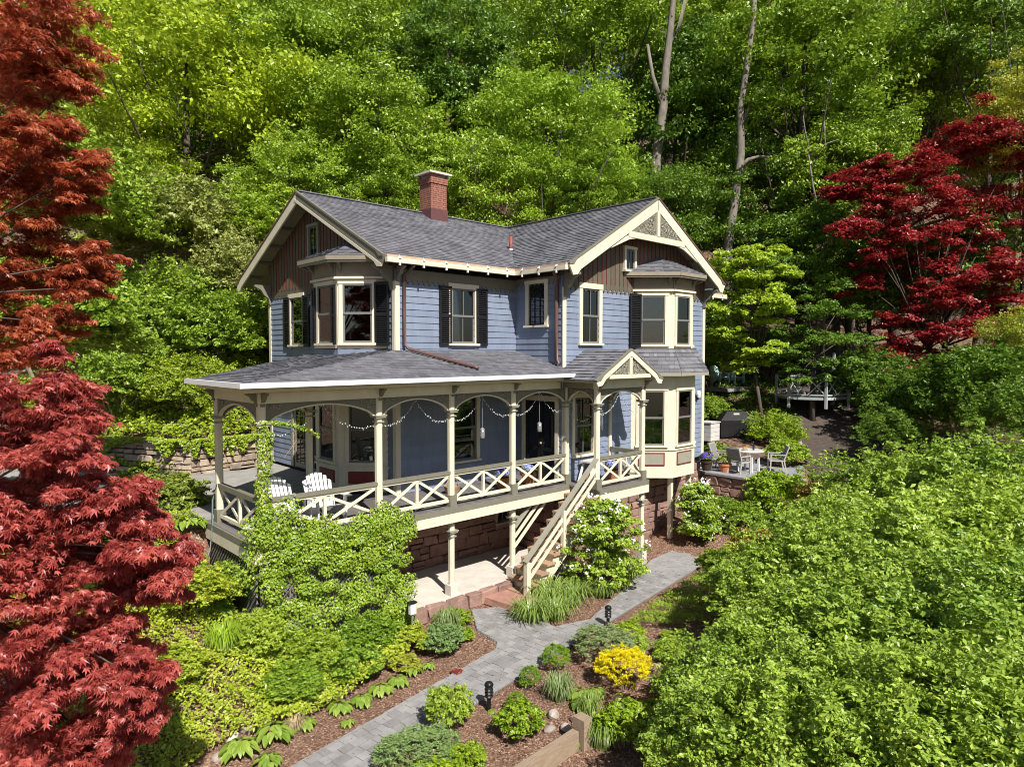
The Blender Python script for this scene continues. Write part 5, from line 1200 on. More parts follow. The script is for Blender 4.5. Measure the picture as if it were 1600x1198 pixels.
# ================================================================= VEGETATION
# ---- forest on the hillside
FT = [
 ('broad_maple', 'broad yellow-green maple at upper left, beside the red maple', 300, 150, 33, 6.4, 'lf_maple_yg', 1),
 ('broad_maple', 'yellow-green maple at the top left corner, behind the red maple top', 160, 20, 36, 5.0, 'lf_maple_yg', 0),
 ('broad_maple', 'lower yellow-green maple between the red maple and the dome bush', 215, 290, 30, 3.4, 'lf_maple_yg', 2),
 ('forest_tree', 'mid green tree at the top, left of the chimney line', 480, 110, 37, 5.6, 'lf_forest', 0),
 ('forest_tree', 'full green tree directly above the left gable', 560, 215, 34, 4.6, 'lf_forest', 3),
 ('forest_tree', 'dark green tree directly above the chimney', 700, 120, 39, 5.6, 'lf_forest_dk', 2),
 ('lime_tree', 'bright lime green rounded tree right of the chimney', 855, 215, 35, 4.6, 'lf_lime', 3),
 ('lime_tree', 'small lime green tree just above the right ridge', 925, 300, 33.5, 3.2, 'lf_lime', 0),
 ('forest_tree', 'green tree at the top edge between lime tree and pale trunk', 930, 50, 43, 6.2, 'lf_forest', 1),
 ('forest_tree', 'dark tree standing around the pale bare trunk', 1090, 120, 42, 5.2, 'lf_forest_dk', 0),
 ('forest_tree', 'tall bright green tree at top right of centre', 1260, 110, 37, 5.6, 'lf_forest', 3),
 ('forest_tree', 'green tree at the top right above the red maple', 1400, 110, 39, 5.6, 'lf_forest', 2),
 ('forest_tree', 'dark tree at the top right corner', 1545, 70, 36, 5.4, 'lf_forest_dk', 1),
 ('forest_tree', 'yellow-green tree at the right edge above the red maple', 1600, 190, 30, 3.2, 'lf_yellowish', 2),
 ('forest_tree', 'green tree directly left of the far red maple', 1310, 270, 35, 4.6, 'lf_forest', 0),
 ('forest_tree', 'shaded tree between the two bare trunks', 1150, 300, 38, 4.2, 'lf_forest_dk', 2),
 ('forest_tree', 'dark tree behind the right gable peak', 1035, 330, 36, 3.8, 'lf_forest_dk', 1),
 ('forest_tree', 'green tree just behind the chimney', 760, 310, 33, 3.6, 'lf_forest', 3),
 ('forest_tree', 'green tree left of the chimney above the main ridge', 615, 310, 32, 3.2, 'lf_forest', 0),
 ('forest_tree', 'green tree behind the left gable peak', 450, 300, 31, 3.4, 'lf_forest', 2),
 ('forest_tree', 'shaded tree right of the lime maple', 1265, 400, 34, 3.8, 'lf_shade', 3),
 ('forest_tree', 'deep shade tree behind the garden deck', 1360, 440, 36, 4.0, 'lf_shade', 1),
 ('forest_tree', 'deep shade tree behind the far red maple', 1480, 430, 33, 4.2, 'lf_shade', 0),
 ('forest_tree', 'yellow-green tree at the right edge below the red maple', 1612, 540, 25, 1.9, 'lf_yellowish', 3),
]
for nm, lb, px_, py_q, d, r, m, k in FT: tree(nm, lb, px_, py_q, d, r * .95, m, k, 'trees on the hillside')
r_ = random.Random(12); names = ['far left end', 'left, above the broad maple', 'left of centre', 'above the left gable', 'above the chimney', 'centre right', 'above the right gable', 'right of the pale trunk', 'above the far red maple', 'far right end']
for i in range(10):
    tree('tall_tree', 'tall tree in the far row of the wood, ' + names[i], 40 + i * 170 + r_.uniform(-25, 25), 40 + r_.uniform(-40, 40), r_.uniform(50, 58), r_.uniform(7.2, 8.6), r_.choice(['lf_forest', 'lf_forest_dk', 'lf_forest']), i, 'far row of the wood')
for i in range(10):
    tree('tall_tree', 'dark tree in the middle row of the wood, ' + names[i], 60 + i * 170 + r_.uniform(-25, 25), 230 + r_.uniform(-40, 40), r_.uniform(41, 46), r_.uniform(4.8, 5.8), 'lf_forest_dk', i + 1, 'middle row of the wood')  # darker leaf colour stands in for shaded gaps between the nearer crowns
# far wood: one mass beyond what can be told apart
Vp = []
for i in range(26):
    s = r_.uniform(72, 90); t = -75 + i * 6; x, y = ST(s, t); Vp.append((x, y, G(x, y) + r_.uniform(5, 11)))
cen = np.array(Vp); rr_ = np.random.default_rng(5); cc = np.repeat(cen, 26, 0) + rr_.normal(size=(26 * 26, 3)) * np.array([3.2, 3.2, 4.]); P, N = clumps(cc, np.full(len(cc), 1.9), 75, rr_)
o = link('wood', cat_mesh('wood', [leaf_arr(P, N, .55, .7, r=rr_)]), 'lf_forest_dk'); tag(o, 'far green wood on the upper hillside', 'wood', kind='stuff')
# bare standing trunks
def bare_trunk(label, pts, r0, bark, d, forks=()):
    W = [PXD(a, b, d) for a, b in pts]; base = Vector((W[0].x, W[0].y, G(W[0].x, W[0].y) - .3)); o = thing('bare_trunk', label, 'tree', base)
    mb = MB(); q = [base * 0] + [w_ - base for w_ in W]; mb.tube(q, [r0 * 1.1] + [r0 * (1 - .6 * i / len(W)) for i in range(len(W))], 8); link('trunk', mb.mesh('trunk', smooth=True), bark, o)
    for f in forks: k = MB(); f = [PXD(a, b, d) - base for a, b in f]; k.tube(f, [r0 * .55 * (1 - .75 * i / len(f)) for i in range(len(f))], 6); link('branch', k.mesh('branch', smooth=True), bark, o)
bare_trunk('pale bare tree trunk rising above the right gable', [(1022, 300), (1026, 240), (1036, 170), (1040, 110), (1046, 60), (1052, 0), (1056, -70)], .3, 'barkpale', 37, [[(1044, 80), (1062, 40), (1075, -20)], [(1036, 170), (1020, 120), (1012, 70)]])
bare_trunk('crooked grey trunk with a bent side branch right of the gable', [(1138, 380), (1150, 300), (1158, 240), (1157, 170), (1166, 110), (1176, 40), (1182, -40)], .24, 'barkpale', 34.5, [[(1155, 265), (1168, 250), (1185, 245), (1203, 246)], [(1160, 190), (1175, 160), (1190, 135)]])
bare_trunk('thin bare branches catching light above the red maple', [(1290, 380), (1270, 290), (1262, 230)], .06, 'barkpale', 32, [[(1268, 250), (1258, 205), (1255, 180)], [(1265, 240), (1290, 225), (1310, 218)], [(1268, 260), (1290, 230), (1288, 190)]])
bare_trunk('broken pale limb at the top edge right of centre', [(1330, 300), (1335, 120), (1330, 45), (1315, 0), (1308, -30)], .17, 'barkpale', 38)
bare_trunk('slim dark trunk right of the garden deck', [(1325, 620), (1330, 560), (1334, 480), (1338, 400)], .13, 'bark', 32)
# ---- understory bushes: foliage at a measured place, stems to the slope
def bush(label, px_, py_q, d, r, mat, kind='big', sq=.9, name='bush', group='bushes on the bank'):
    p = PXD(px_, py_q, d); z = min(G(p.x, p.y), p.z - r * .3); o = thing(name, label, 'shrub', (p.x, p.y, z), random.uniform(0, 6.28), group)
    link('foliage', SH[kind], mat, o, (0, 0, p.z - z), (0, 0, 0), (r, r, r * sq)); link('stems', STEMS, 'twig', o, scale=(r * .8, r * .8, max(.4, (p.z - z) * 1.1))); return o
for a in [('large dome bush with bronze new growth at left', 275, 375, 26.5, 2.7, 'lf_rhodo', 'big3', .95), ('bronze-tipped bush right of the dome bush, beside the left gable', 375, 440, 25.5, 1.9, 'lf_rhodo', 'big'), ('green bush below the dome bush at left', 235, 500, 24, 2.3, 'lf_bush', 'big2'), ('green bush between dome bush and house corner', 350, 530, 23.5, 2.0, 'lf_bush', 'big3'), ('yellow-green bush tight behind the left house corner', 405, 520, 26, 1.9, 'lf_bush', 'big'), ('low green bush above the dry stone wall, far left', 180, 590, 22, 1.7, 'lf_bush', 'big2'), ('low green bush above the dry stone wall, nearer the porch', 300, 610, 21.6, 1.35, 'lf_ivy', 'big'), ('dark bush behind the lower red maple branches', 60, 520, 15, 2.2, 'lf_bush', 'big3'), ('green bush behind the upper red maple branches', 80, 330, 22, 3.2, 'lf_bush', 'big2'), ('dark bush under the trees behind the house, at left', 420, 370, 29, 2.4, 'lf_forest', 'big'),
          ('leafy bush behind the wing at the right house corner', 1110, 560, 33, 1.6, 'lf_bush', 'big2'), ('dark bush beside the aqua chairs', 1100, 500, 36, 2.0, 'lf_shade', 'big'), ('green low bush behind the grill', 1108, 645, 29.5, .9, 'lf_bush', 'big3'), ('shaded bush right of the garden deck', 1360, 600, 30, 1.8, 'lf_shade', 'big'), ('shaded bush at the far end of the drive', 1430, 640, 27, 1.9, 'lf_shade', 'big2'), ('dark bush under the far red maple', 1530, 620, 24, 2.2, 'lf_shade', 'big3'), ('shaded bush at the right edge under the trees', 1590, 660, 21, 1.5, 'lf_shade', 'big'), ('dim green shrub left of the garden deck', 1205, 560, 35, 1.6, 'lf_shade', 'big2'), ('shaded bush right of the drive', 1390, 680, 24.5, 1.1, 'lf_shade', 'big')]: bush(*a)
# ---- Japanese maples
padU = [(40, 30, .6), (110, 20, .45), (0, 110, .6), (80, 95, .5), (128, 130, .34), (40, 190, .6), (110, 215, .42), (0, 260, .55), (75, 285, .5), (140, 265, .3), (150, 310, .28), (-70, 60, .8), (-70, 230, .8), (40, 345, .55), (110, 365, .45), (160, 405, .26), (10, 430, .5), (85, 430, .42), (140, 445, .28), (-60, 480, .7), (40, 520, .38), (100, 500, .3), (60, 560, .3)]
bp = PXD(-230, 1000, 7.6)
layered('red_maple', 'tall orange-red Japanese maple at the upper left edge', (bp.x, bp.y, G(bp.x, bp.y)), [(PXD(a - 22, b, 7.6 + .4 * (i % 3)), R * 1.15) for i, (a, b, R) in enumerate(padU)], 'lf_redorange', .085, 200, 'bark', True, 3, .06, PXD(-200, 520, 7.8), droopy=.5, flat=.6, dens=15, vz=.3, twigs=False)
pads = [(30, 595, .4), (85, 625, .34), (15, 680, .45), (100, 690, .3), (125, 655, .2), (70, 750, .42), (140, 755, .32), (192, 780, .27), (225, 800, .2), (15, 800, .45), (110, 825, .42), (195, 835, .32), (245, 850, .26), (285, 872, .16), (265, 905, .2), (45, 880, .46), (140, 895, .42), (215, 905, .28), (25, 980, .46), (120, 985, .42), (190, 1000, .28), (215, 1045, .26), (240, 1065, .18), (45, 1070, .46), (140, 1075, .36), (205, 1105, .24), (225, 1125, .16), (25, 1160, .46), (105, 1160, .38), (165, 1165, .24), (-80, 850, .7), (-80, 1050, .7), (-80, 700, .6)]
bp = PXD(-190, 1150, 6.2)
layered('red_maple', 'crimson Japanese maple mound filling the lower left corner', (bp.x, bp.y, G(bp.x, bp.y)), [(PXD(a - 16, b, 5.8 + .3 * (i % 3)), R * 1.22) for i, (a, b, R) in enumerate(pads)], 'lf_red', .088, 190, 'bark', True, 4, .08, PXD(-170, 900, 6.2), droopy=.5, flat=.65, dens=16, vz=.34, twigs=False)
pads = [(1530, 190, .8), (1490, 228, .8), (1565, 245, .9), (1440, 262, .8), (1375, 255, .6), (1330, 290, .8), (1420, 305, .9), (1500, 305, .9), (1580, 320, .9), (1345, 345, .8), (1430, 355, .9), (1520, 365, .9), (1590, 400, .8), (1370, 395, .6), (1445, 415, .8), (1540, 430, .8), (1320, 300, .4), (1420, 500, .8), (1500, 520, .9), (1560, 490, .8), (1390, 545, .6), (1600, 200, .8), (1470, 460, .8), (1350, 440, .6), (1590, 470, .8), (1460, 560, .7), (1540, 560, .8), (1415, 585, .6), (1500, 605, .7), (1565, 590, .7)]
bp = PXD(1447, 640, 30)
layered('red_maple', 'red Japanese maple in the wood at the right', (bp.x, bp.y, G(bp.x, bp.y)), [(PXD(a, b, 29 + (i % 3) * .7), R * 1.65) for i, (a, b, R) in enumerate(pads)], 'lf_redfar', .135, 250, 'bark', False, 5, .1, PXD(1450, 545, 30), flat=.45, dens=18, vz=.26)
pads = [(1160, 392, .7), (1200, 385, .5), (1130, 415, .6), (1175, 425, .8), (1215, 420, .6), (1145, 450, .7), (1195, 460, .7), (1125, 480, .6), (1165, 490, .8), (1210, 480, .5), (1140, 520, .5), (1165, 560, .75), (1185, 545, .5), (1205, 535, .4)]
bp = PXD(1193, 640, 30)
layered('lime_maple', 'small bright lime-green Japanese maple beside the house corner', (bp.x, bp.y, G(bp.x, bp.y)), [(PXD(a, b, 28.5 + (i % 3) * .6), R * 1.5) for i, (a, b, R) in enumerate(pads)], 'lf_limemaple', .13, 230, 'bark', False, 6, .09, PXD(1180, 585, 30), flat=.3)
pads = [(1260, 470, .9), (1310, 480, .9), (1240, 510, .8), (1290, 520, .9), (1335, 525, .7), (1255, 555, .7), (1305, 560, .6), (1235, 575, .5), (1285, 440, .8), (1248, 590, .4), (1292, 588, .42), (1325, 580, .4), (1225, 545, .5)]
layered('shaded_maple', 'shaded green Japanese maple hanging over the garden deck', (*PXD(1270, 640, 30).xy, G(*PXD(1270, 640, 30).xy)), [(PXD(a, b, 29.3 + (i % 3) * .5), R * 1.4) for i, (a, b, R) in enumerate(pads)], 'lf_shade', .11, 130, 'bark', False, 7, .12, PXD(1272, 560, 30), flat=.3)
# ---- climbing vine over the porch corner and lattice
rv = np.random.default_rng(31); Pv = []; Nv = []
def vine_blob(c, r, n):
    d = unit(rv.normal(size=(n, 3))); q = rv.uniform(.5, 1, n)[:, None]; P = np.array(c) + d * q * np.array(r); Pv.append(P); Nv.append(d + np.array([-.2, -.5, .5]) + rv.normal(size=(n, 3)) * .45)
for z in np.arange(.1, 2.25, .13): vine_blob((-4.19 + .03 * math.sin(z * 5), -2.0, z), (.17, .15, .13), 130)
for k in range(125):
    x = rv.uniform(-4.35, -1.1); z = rv.uniform(-2.35, -.15) if rv.random() < .8 else rv.uniform(-.3, .2); y = -2.13 - .16 * rv.random() - .2 * (z < -1.4); vine_blob((x, y, z), (rv.uniform(.16, .36), rv.uniform(.08, .16), rv.uniform(.12, .28)), 290)
for c in [(-3.0, -2.1, .12), (-2.2, -2.12, .05), (-3.75, -2.05, .6), (-4.15, -2.1, .5), (-3.95, -2.1, .35), (-3.6, -2.15, .2), (-3.2, -2.1, -.1), (-4.1, -2.15, .0), (-1.75, -2.1, .2), (-1.6, -2.15, .05), (-1.4, -2.15, -.1), (-2.4, -2.15, -.1), (-2.8, -2.15, -.05), (-4.4, -2.05, -.2), (-4.45, -1.9, -.6), (-4.42, -2.0, .3)]: vine_blob(c, (.3, .2, .26), 300)
for i in range(34): f_ = i / 33; vine_blob((-4.12 + f_ * 1.0, -2.02, 2.22 - .3 * f_ * f_), (.05, .04, .05), 5 + int(8 * (1 - f_)))
VN = thing('climbing_vine', 'leafy green vine covering the porch corner post and lattice', 'vine', (-2.7, -2.3, -2.36)); vo = np.array([-2.7, -2.3, -2.36])
link('leaves', cat_mesh('leaves', [leaf_arr(np.concatenate(Pv) - vo, np.concatenate(Nv), .05, .75, r=rv)]), 'lf_vine', VN)
sv = [[(x_, -2.1, -2.4), (x_ + random.uniform(-.4, .4), -2.12, -1.3), (x_ + random.uniform(-.7, .7), -2.1, -.2)] for x_ in [random.uniform(-4.3, -1.2) for i in range(16)]]
sv += [[(-4.2, -2.05, 2.2), (-3.7, -2.0, 2.17), (-3.15, -2.0, 1.92)], [(-3.75, -2.0, 2.17), (-3.62, -2.0, 2.3), (-3.55, -2.0, 2.45)], [(-3.6, -2.0, 2.12), (-3.55, -2.0, 1.85), (-3.8, -2.0, 1.55)]]
for q in sv: link('stem', MB().tube([Vector(p) - Vector(vo) for p in q], [.015, .01, .005], 4).mesh('stem'), 'twig', VN)
# ---- ground covers (nobody could count them)
def cover(name, label, poly, n, leaf, mat, h=.14, nz=.12, seed=1, asp=.6, up=1., holes=()):
    r = np.random.default_rng(seed); xs = [p[0] for p in poly]; ys = [p[1] for p in poly]; x = r.uniform(min(xs), max(xs), n * 3); y = r.uniform(min(ys), max(ys), n * 3)
    m = np.zeros(len(x), bool); j = len(poly) - 1
    for i in range(len(poly)):
        a, b = poly[i], poly[j]; cnd = ((a[1] > y) != (b[1] > y)) & (x < (b[0] - a[0]) * (y - a[1]) / (b[1] - a[1] + 1e-9) + a[0]); m ^= cnd; j = i
    x, y = x[m][:n], y[m][:n]
    f = .5 + .25 * np.sin(2.1 * x + 1.3 * y) + .25 * np.sin(3.7 * y - 1.1 * x + 1) ; f2 = .5 + .5 * np.sin(6.1 * x + 4 * np.sin(2 * y)) * np.sin(5.3 * y + 3 * np.sin(2.3 * x))
    keep = r.uniform(0, 1, len(x)) < .35 + .65 * f2; x, y, f, f2 = x[keep], y[keep], f[keep], f2[keep]
    z = terr(x, y) + (h * (.35 + .65 * f) + nz * f2) * r.uniform(.35, 1, len(x)) ** .5
    N = r.normal(size=(len(x), 3)) * .5 + np.array([-.1, -.25, up]); P = np.stack([x, y, z], 1)
    o = link(name, cat_mesh(name, [leaf_arr(P, N, leaf, asp, r=r)]), mat); return tag(o, label, name.replace('_', ' '), kind='stuff')
cover('ground_cover', 'yellow-green ground cover on the slope below the porch corner', [(-9.8, -4.6), (-6.9, -4.7), (-5.7, -4.15), (-4.7, -4.3), (-3.4, -4.1), (-2.3, -3.7), (-1.5, -2.5), (-1.4, -2.2), (-4.3, -2.2), (-4.5, .3), (-5.5, 1.6), (-10, 1.5)], 100000, .058, 'lf_cover', .3, .22, 41)
cover('ground_cover', 'low yellow-green spreading shrubs along the right side of the path', [(2.1, -5.5), (6.8, -4.75), (9.5, -4.2), (9.4, -3.1), (11, -3.3), (11, -5.2), (8, -6.8), (4.5, -7.0), (2.6, -6.1)], 42000, .05, 'lf_round', .22, .16, 42, .35, .5)
cover('ivy_bank', 'ivy spilling over the dry stone wall at left', [tuple(ST(s, t)) for s, t in ((21.4, -15.5), (19.65, -9.7), (19.75, -8.8), (21.7, -6.8), (25, -6.5), (25.5, -16), (24, -19))], 60000, .12, 'lf_ivy', .35, .3, 43)
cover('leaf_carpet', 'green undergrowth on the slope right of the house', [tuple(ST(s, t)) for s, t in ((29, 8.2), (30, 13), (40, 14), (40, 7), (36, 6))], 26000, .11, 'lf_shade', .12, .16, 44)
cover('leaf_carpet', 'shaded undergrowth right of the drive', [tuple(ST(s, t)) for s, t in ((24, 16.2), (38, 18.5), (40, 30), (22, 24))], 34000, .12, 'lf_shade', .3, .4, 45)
for i, (x, y) in enumerate([(0, 0)]):
    pass
# ivy hanging over the wall face
Pi = []; 
for a, b in (((-6.6, 14.0), (-2.73, 6.85)), ((-2.73, 6.85), (-.15, 7.2))):
    n = 6000 if a[0] < -5 else 2500; f = rng.uniform(0, 1, n); hang = (.5 + .5 * np.sin(f * 31 + 2 * np.sin(f * 13))) * .55; d = np.array([b[1] - a[1], -(b[0] - a[0])]) ; d = d / np.linalg.norm(d) * (-1 if d @ FW > 0 else 1)
    o_ = rng.uniform(.02, .22, n); Pi.append(np.stack([a[0] + (b[0] - a[0]) * f + d[0] * o_, a[1] + (b[1] - a[1]) * f + d[1] * o_, .95 - hang * rng.uniform(0, 1, n) ** 1.3], 1))
Pi = np.concatenate(Pi); o = link('hanging_ivy', cat_mesh('hanging_ivy', [leaf_arr(Pi, rng.normal(size=Pi.shape) * .4 + np.array([-.5, -.6, .5]), .1, .8)]), 'lf_ivy'); tag(o, 'fringe of ivy leaves hanging over the top of the dry stone wall', 'ivy', kind='stuff')
# ---- big shrub mass at right
for lb, px_, py_q, d, r, k in [('tallest pale green shrub in the right mass, at the right edge', 1535, 800, 17, 2.0, 'big'), ('pale green shrub at the top of the right mass, beside the drive', 1385, 790, 18.5, 1.5, 'big2'), ('upright pale shrub at the top left of the right mass', 1310, 830, 17, 1.05, 'big3'), ('pale green shrub in the right mass at the right edge, second row', 1570, 880, 13.5, 1.8, 'big3'), ('pale green shrub in the middle of the right mass', 1420, 890, 13.5, 1.7, 'big'), ('pale green shrub left of the middle of the right mass', 1285, 905, 13, 1.3, 'big2'), ('leafy shrub at the left tip of the right mass near the path end', 1185, 925, 13, .85, 'big'), ('green shrub in the right mass, third row at the right edge', 1530, 1020, 9.8, 1.5, 'big2'), ('green shrub in the right mass, third row centre', 1370, 1030, 10, 1.35, 'big3'), ('green shrub in the right mass, third row left', 1235, 1035, 10.2, 1.05, 'big'), ('green shrub reaching over the mulch in the right mass', 1135, 1080, 9.6, .75, 'big2'), ('green shrub at the bottom edge, leftmost of the right mass', 1105, 1170, 8.4, .7, 'big3'), ('green shrub at the bottom edge, second from left in the right mass', 1240, 1160, 7.9, 1.0, 'big2'), ('green shrub at the bottom edge, third from left in the right mass', 1400, 1170, 7.5, 1.1, 'big'), ('green shrub in the bottom right corner', 1560, 1170, 7.2, 1.15, 'big3')]:
    bush(lb, px_, py_q, d, r * 1.14, 'lf_bigshrub', k, .85, 'pale_shrub', 'shrub mass at the right')
for lb, px_, py_q, d, r, m, k in [('clipped rounded hedge bush beside the covered grill', 1212, 679, 27.5, 1.05, 'lf_round', 'big2'), ('low dark shrub in front of the hedge bush', 1230, 710, 24.5, .75, 'lf_forest', 'mid'), ('yellow-green shrub below the patio corner', 1215, 775, 20.5, 1.0, 'lf_round', 'mid2'), ('bronze-tinged shrub right of the patio wall', 1285, 785, 19.5, .8, 'lf_bronze', 'mid'), ('yellow-green shrub below the red patio wall', 1165, 805, 20, .55, 'lf_round', 'mid'), ('dark rounded evergreen near the path end', 1130, 885, 15.2, .55, 'lf_forest', 'mid2'), ('bronze-tipped low shrub beside the dark evergreen', 1180, 855, 16, .6, 'lf_bronze', 'mid'), ('green perennial clump between dogwood and patio wall', 1130, 795, 20.5, .5, 'lf_bush', 'mid2'), ('small green plant beside the patio chairs', 1120, 705, 25, .5, 'lf_hosta', 'small')]:
    bush(lb, px_, py_q, d, r, m, k, .85, 'shrub', None)
for lb, x, y, rx, h, m, k in [('loose light green shrub against the left lattice', -4.75, -1.25, .5, .95, 'lf_vine', 'mid2'), ('light green shrub at the corner of the lattice', -4.55, -2.35, .55, .9, 'lf_vine', 'mid'), ('spreading light green shrub on the slope left of the lattice', -5.55, -1.9, .7, .8, 'lf_cover', 'mid2'), ('light green shrub in front of the vine-covered lattice, left', -3.7, -2.85, .62, .8, 'lf_vine', 'mid'), ('light green shrub in front of the vine-covered lattice, right', -2.55, -2.8, .6, .78, 'lf_bush', 'mid2'), ('low green shrub on the slope near the red maple tips', -6.2, -2.9, .6, .6, 'lf_cover', 'mid'), ('leafy green shrub low on the slope above the hostas', -4.4, -3.5, .55, .55, 'lf_bush', 'mid2'), ('small green plant alone in the right bed near the big shrubs', 1.6, -6.9, .3, .32, 'lf_round', 'small'), ('sprawling dark plant in the mulch of the right bed', 2.4, -6.6, .35, .2, 'lf_forest', 'small2'), ('green seedlings at the right edge of the lower bed', -.4, -8.1, .35, .35, 'lf_round', 'small2'), ('low green plant behind the catmint mound', 1.35, -6.25, .35, .36, 'lf_bush', 'small')]: shrub('shrub', lb, x, y, rx, h, m, k)
# ---- dogwoods in bloom
def dogwood(label, x, y, h, r, seed):
    z = G(x, y); o = thing('dogwood', label, 'shrub', (x, y, z)); rr = np.random.default_rng(seed); n = 150
    d = unit(rr.normal(size=(n, 3))); hz = rr.uniform(.12, 1, n); w_ = r * np.sqrt(np.clip(1 - ((hz - .38) / .66) ** 2, .05, 1)); c = d * np.array([1, 1, 0]) * (w_ * rr.uniform(.3, 1, n))[:, None]; c[:, 2] = hz * h
    P, N = clumps(c, rr.uniform(.16, .28, n), 95, rr, up=.9, flat=.45); link('foliage', cat_mesh('foliage', [leaf_arr(P, N, .085, .55, r=rr)]), 'lf_bush', o)
    k = rr.choice(n, 60); fc = (c[k] + unit(c[k] * np.array([1, 1, .3]) + 1e-3) * .14 + np.array([0, 0, .06]) + rr.normal(size=(60, 3)) * .06); fp = np.repeat(fc, 5, 0) + rr.normal(size=(300, 3)) * .035; link('blossoms', cat_mesh('blossoms', [leaf_arr(fp, rr.normal(size=fp.shape) * .3 + np.array([-.3, -.4, .8]), .06, .85, r=rr)]), 'whitefl', o)
    mb = MB(); mb.tube([(0, 0, -.2), (.03, .02, h * .5), (0, 0, h * .9)], [.05, .035, .01], 6)
    for i in range(22): e = Vector(c[i]); mb.tube([(0, 0, max(.15, e.z * .7)), e], [.016, .006], 4)
    link('trunk', mb.mesh('trunk'), 'bark', o)
dogwood('white-flowering dogwood shrub in front of the portico stairs', 3.7, -3.7, 2.2, 1.12, 1); dogwood('white-flowering dogwood shrub below the bay window', 8.5, -3.35, 1.75, .72, 2)
# ---- bed plants
S_ = shrub
S_('round_shrub', 'bright green ball-shaped shrub right beside the path bend', -.28, -5.72, .28, .5, 'lf_thuja', 'ball'); S_('round_shrub', 'oval green dwarf conifer left of the ball-shaped shrub', -1.12, -5.88, .2, .42, 'lf_thuja', 'ball'); S_('round_shrub', 'small green dwarf conifer behind the leafy dome shrub', -1.85, -6.3, .18, .36, 'lf_thuja', 'ball')
S_('round_shrub', 'leafy yellow-green dome shrub beside the rocks', -2.3, -6.85, .36, .56, 'lf_round', 'small'); S_('round_shrub', 'yellow-green dome shrub at the bottom edge', -3.45, -6.98, .3, .42, 'lf_round', 'small2'); S_('shrub', 'grey-green spreading shrub at the bottom edge beside the path', -3.85, -6.4, .62, .52, 'lf_blue', 'fine', ry=.5); S_('shrub', 'taller leafy green shrub at the path edge near the bottom', -3.0, -6.0, .38, .78, 'lf_bush', 'small2'); S_('shrub', 'fine yellow-green shrub in front of the grey-green one at the bottom', -4.0, -6.85, .35, .34, 'lf_round', 'small')
S_('shrub', 'blue-green mounded shrub in the bed left of the path junction', -1.35, -3.65, .55, .5, 'lf_blue', 'small2', ry=.45); S_('shrub', 'yellow-green shrub in the bed left of the path, behind the blue-green mound', -1.9, -3.15, .5, .5, 'lf_cover', 'small'); S_('shrub', 'gold-tinged low plant at the mulch edge, left bed', -2.35, -3.8, .3, .28, 'lf_yellowish', 'small'); S_('shrub', 'green leafy plant in the middle of the ground cover slope', -3.25, -3.55, .5, .7, 'lf_bush', 'small'); S_('shrub', 'pale leafy plant at the tip of the left bed by the paving', -.75, -3.6, .2, .3, 'lf_round', 'small'); S_('shrub', 'low green plants at the foot of the kerb stones', -.35, -2.75, .38, .3, 'lf_round', 'small')
S_('catmint', 'grey-green catmint mound behind the yellow shrub', .7, -6.05, .62, .62, 'lf_grey', 'fine'); S_('gold_shrub', 'brilliant golden-yellow shrub in the right bed', .1, -7.0, .5, .72, 'lf_gold', 'fine'); S_('shrub', 'green plant beside the second path light', 1.75, -5.85, .3, .38, 'lf_round', 'small'); S_('shrub', 'small tuft of green by the path light', 1.5, -5.4, .14, .15, 'lf_blue', 'fine'); S_('shrub', 'yellow-green leafy shrub at the bottom, right of the timber post', -1.25, -8.05, .42, .68, 'lf_round', 'small'); S_('shrub', 'green shrub between the golden shrub and the right mass', .35, -7.75, .3, .42, 'lf_bush', 'small2')
S_('yew', 'feathery yellow-green yew left of the porch', *PXD(258, 790, 15.8).xy, .95, 1.45, 'lf_yew', 'mid', z=-.75); S_('yew', 'smaller dark yew against the dry stone wall', *PXD(215, 745, 17.5).xy, .6, 1.05, 'lf_yew', 'mid2', z=-.5)
clump('daylily', 'large clump of arching daylily leaves at the stair foot', .95, -3.85, 1.05, 'lf_grass'); clump('daylily', 'daylily clump beside the path, nearest the junction', 1.45, -4.1, .95, 'lf_grass'); clump('daylily', 'daylily clump between the stairs and the dogwood', 2.3, -3.75, 1.1, 'lf_grass'); clump('daylily', 'upright daylily clump under the stair rail', 2.0, -3.35, 1.1, 'lf_grass'); clump('daylily', 'low daylily tuft under the dogwood', 3.3, -3.95, .8, 'lf_grass'); clump('daylily', 'green daylily clump right of the dogwood', 4.8, -3.55, 1.0, 'lf_grass')
clump('grass_tuft', 'bluish grass tuft behind the blue-green mound', -.7, -2.95, 1.1, 'lf_grey', 'tuft'); clump('grass_tuft', 'bluish grass tuft left of the hostas in the right bed', -1.05, -6.5, 1.05, 'lf_grey', 'tuft'); clump('grass_tuft', 'grassy tuft between the rocks and the hostas', -1.0, -7.15, .8, 'lf_grass', 'tuft'); clump('grass_tuft', 'strappy green tuft right of the timber post', -1.55, -7.85, 1.1, 'lf_grass', 'tuft'); clump('grass_tuft', 'dry straw-coloured tuft in the left mulch', -4.75, -4.35, .6, 'lf_straw', 'tuft'); clump('grass_tuft', 'fern-like green tuft on the ground cover slope', -5.2, -2.6, 1.2, 'lf_lime', 'tuft')
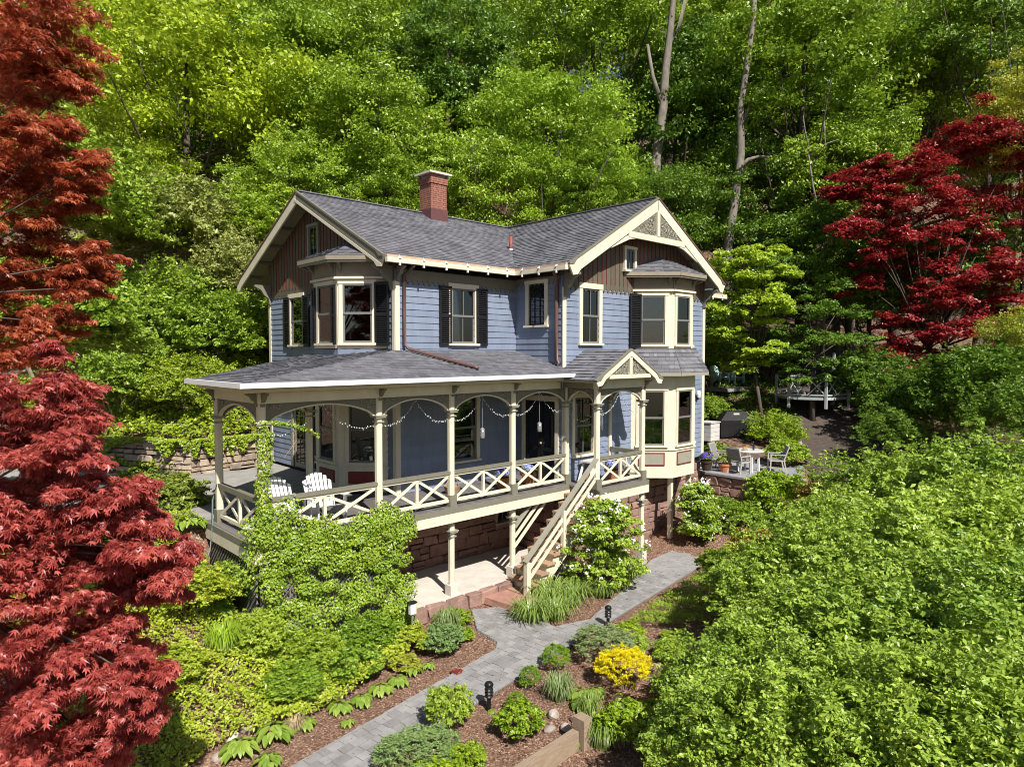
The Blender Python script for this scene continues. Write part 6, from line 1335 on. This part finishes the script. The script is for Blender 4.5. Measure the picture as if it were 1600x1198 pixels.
HB = [(-4.6, -4.35, .32, 'lowest of the hostas along the left bed'), (-3.95, -4.3, .36, 'second hosta up along the left bed'), (-3.55, -4.35, .34, 'third hosta up along the left bed'), (-3.15, -4.25, .36, 'fourth hosta up along the left bed'), (-2.75, -4.2, .34, 'fifth hosta up along the left bed'), (-2.35, -4.05, .3, 'sixth hosta up along the left bed'), (-2.0, -4.05, .24, 'top hosta along the left bed'), (-4.05, -4.75, .2, 'single small hosta alone in the mulch by the path'), (-5.1, -4.35, .5, 'large hosta at the lower left, beside the rocks'), (-5.6, -4.4, .48, 'large hosta under the edge of the red maple'), (-5.4, -4.9, .34, 'hosta near the bottom edge, left of the path'), (-6.0, -5.0, .34, 'hosta at the bottom edge, furthest left'), (-.75, -6.7, .36, 'hosta left of the golden shrub'), (-.95, -6.95, .34, 'hosta just above the rocks'), (-.45, -6.85, .28, 'small hosta touching the golden shrub'), (-1.75, -7.6, .34, 'hosta behind the timber post'), (-2.15, -6.02, .12, 'tiny hosta at the foot of the path light'), (-1.15, -5.75, .2, 'small pale hosta by the path edge, right bed'), (-4.75, .55, .62, 'large hosta at the left porch corner'), (-5.0, -.2, .6, 'large hosta below the hose'), (-5.3, .5, .55, 'large hosta beside the yew'), (-5.0, -1.8, .5, 'hosta in the ground cover left of the lattice')]
for x, y, s, lb in HB: hosta(lb, x, y, s, group='hostas')
o = shrub('red_plant', 'tiny dark red plant at the mulch edge by the path', -1.75, -4.62, .12, .1, 'lf_red', 'small')
rc = np.random.default_rng(77); xx = rc.uniform(-6.5, 5, 45000); yy = rc.uniform(-9, -2.3, 45000)
kk = np.array([not inpoly(a, b, PATH) for a, b in zip(xx, yy)]) & ((xx < -1.2) | (yy < -2.9)); xx, yy = xx[kk], yy[kk]
xp = rc.uniform(-6, 6, 9000); yp = rc.uniform(-6.5, -2.6, 9000); kp = np.array([inpoly(a, b, PATH) for a, b in zip(xp, yp)]) & (rc.random(9000) < .14); zp = np.full(kp.sum(), PZ + .024)
Pm = np.stack([xx, yy, terr(xx, yy) + .008 + rc.uniform(0, .012, len(xx))], 1); Pm = np.concatenate([Pm, np.stack([xp[kp], yp[kp], zp], 1)]); V_, T_ = leaf_arr(Pm, rc.normal(size=Pm.shape) * .28 + np.array([0, 0, 1]), .04, .4, r=rc)
o = link('mulch_chips', cat_mesh('mulch_chips', [(V_, T_)]), 'lf_mulch'); tag(o, 'loose bark mulch chips over the garden beds', 'mulch', kind='stuff')
